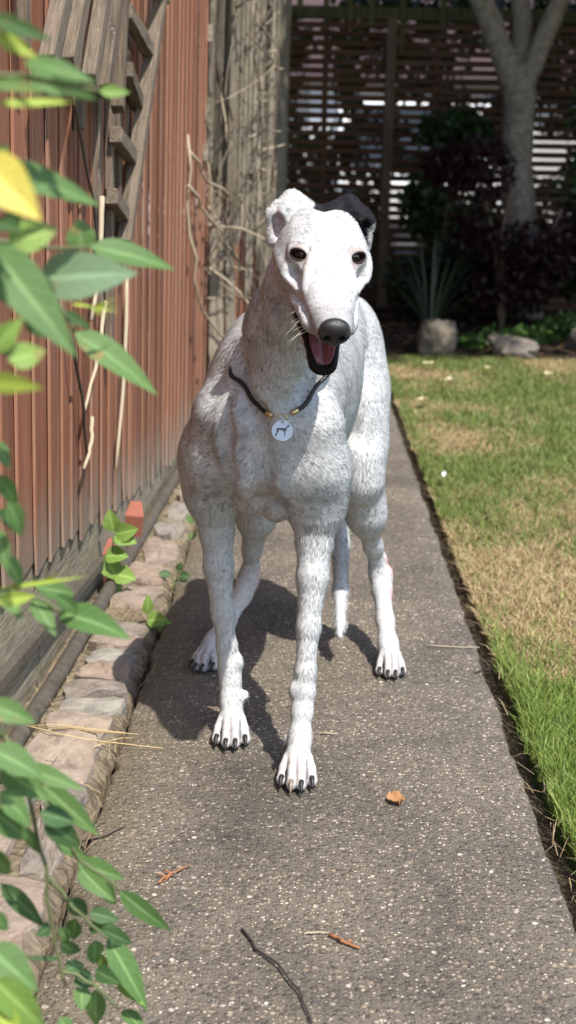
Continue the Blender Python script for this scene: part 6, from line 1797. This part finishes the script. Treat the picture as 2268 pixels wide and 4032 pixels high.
for s in (0, 1):       # two plaited strands winding over the core
    pts = []
    for j in range(len(up3) * 3 - 2):
        i, u = divmod(j, 3); p = up3[i].lerp(up3[min(i + 1, len(up3) - 1)], u / 3)
        d = (up3[min(i + 1, len(up3) - 1)] - up3[max(i - 1, 0)]).normalized(); x, y_, _ = frame_of(d)
        a = j * 1.25 + s * math.pi
        pts.append(p + (x * math.cos(a) + y_ * math.sin(a)) * 0.0024)
    tube('strand', pts, 0.0015, M_LEATHER, collar, 5)
for i, j in ((0, 1), (-1, -2)):
    a, b = up3[i], up3[j]; d = (b - a).normalized()
    tube('ferrule', [a - d * 0.003, a - d * 0.002, a + d * 0.007, a + d * 0.008], [0.0034, 0.0042, 0.0042, 0.0036], M_BRASS, collar, 14)
rp = [Vector(lowp) + Vector((0.008 * math.cos(t_), -0.006, 0.0045 * math.sin(t_) - 0.001)) for t_ in np.linspace(0, 2 * math.pi, 25)]
tube('ring', rp, 0.0008, M_BRASS, collar, 6)
TC = Vector(lowp) + Vector((0.001, -0.012, -0.0185))
tx = Vector((1, 0.02, -0.02)).normalized(); tn = Vector((0.0, -0.93, 0.36)); tn = (tn - tx * tn.dot(tx)).normalized(); tz = tn.cross(tx)
if tz.z < 0: tz = -tz
def disc():
    R, n = 0.0155, 48; hole = Vector((0, 0.0122)); hr_ = 0.0021; m = 16
    V, F = [], []
    def P(x, y_, h): return TC + tx * x + tz * y_ + tn * h
    for h in (0.0008, -0.0008):
        for r_ in (R - 0.0006 if h > 0 else R, ):
            for k in range(n):
                a = 2 * math.pi * k / n; V.append(P(r_ * math.cos(a), r_ * math.sin(a), h))
    bm = bmesh.new()
    bo = [bm.verts.new(v) for v in V[:n]]; bb = [bm.verts.new(v) for v in V[n:]]
    ho = [bm.verts.new(P(hole.x + hr_ * math.cos(2 * math.pi * k / m), hole.y + hr_ * math.sin(2 * math.pi * k / m), 0.0008)) for k in range(m)]
    hb = [bm.verts.new(P(hole.x + hr_ * math.cos(2 * math.pi * k / m), hole.y + hr_ * math.sin(2 * math.pi * k / m), -0.0008)) for k in range(m)]
    es = [bm.edges.new((bo[k], bo[(k+1) % n])) for k in range(n)] + [bm.edges.new((ho[k], ho[(k+1) % m])) for k in range(m)]
    bmesh.ops.triangle_fill(bm, use_beauty=True, edges=es)
    for k in range(n): bm.faces.new((bo[k], bo[(k+1) % n], bb[(k+1) % n], bb[k]))
    for k in range(m): bm.faces.new((ho[k], ho[(k+1) % m], hb[(k+1) % m], hb[k]))
    es = [bm.edges.get((bb[k], bb[(k+1) % n])) for k in range(n)] + [bm.edges.get((hb[k], hb[(k+1) % m])) for k in range(m)]
    bmesh.ops.triangle_fill(bm, use_beauty=True, edges=es)
    bmesh.ops.recalc_face_normals(bm, faces=bm.faces)
    me = bpy.data.meshes.new('tag'); bm.to_mesh(me); bm.free()
    return me
tg = put('tag', disc(), M_STEEL, collar)
from mathutils.geometry import tessellate_polygon
sil = [[(985, 858), (945, 822), (925, 795), (905, 800), (880, 835), (850, 885), (800, 935), (700, 930), (600, 928), (540, 940), (488, 968), (494, 1030), (500, 1085), (478, 1150), (484, 1228), (514, 1228), (508, 1150), (548, 1100), (582, 1030), (604, 990), (680, 1020), (740, 1046), (768, 1046), (778, 1130), (783, 1228), (818, 1228), (808, 1130), (828, 1030), (862, 970), (888, 895), (930, 872), (975, 874)],
       [(488, 1120), (462, 1150), (442, 1180), (446, 1230), (476, 1230), (468, 1185), (494, 1150)]]
V, F = [], []
for poly in sil:
    pts = [TC + tx * ((x - 700) / 395 * 0.0155) - tz * ((y_ - 1025) / 395 * 0.0155) + tn * 0.0011 for x, y_ in poly]
    o_ = len(V); V += pts
    F += [tuple(i + o_ for i in t_) for t_ in tessellate_polygon([[Vector(((p - TC).dot(tx), (p - TC).dot(tz), 0)) for p in pts]])]
put('engraving', mesh('engraving', V, F), flat('engraving', (0.10, 0.115, 0.115), 0.6), tg)
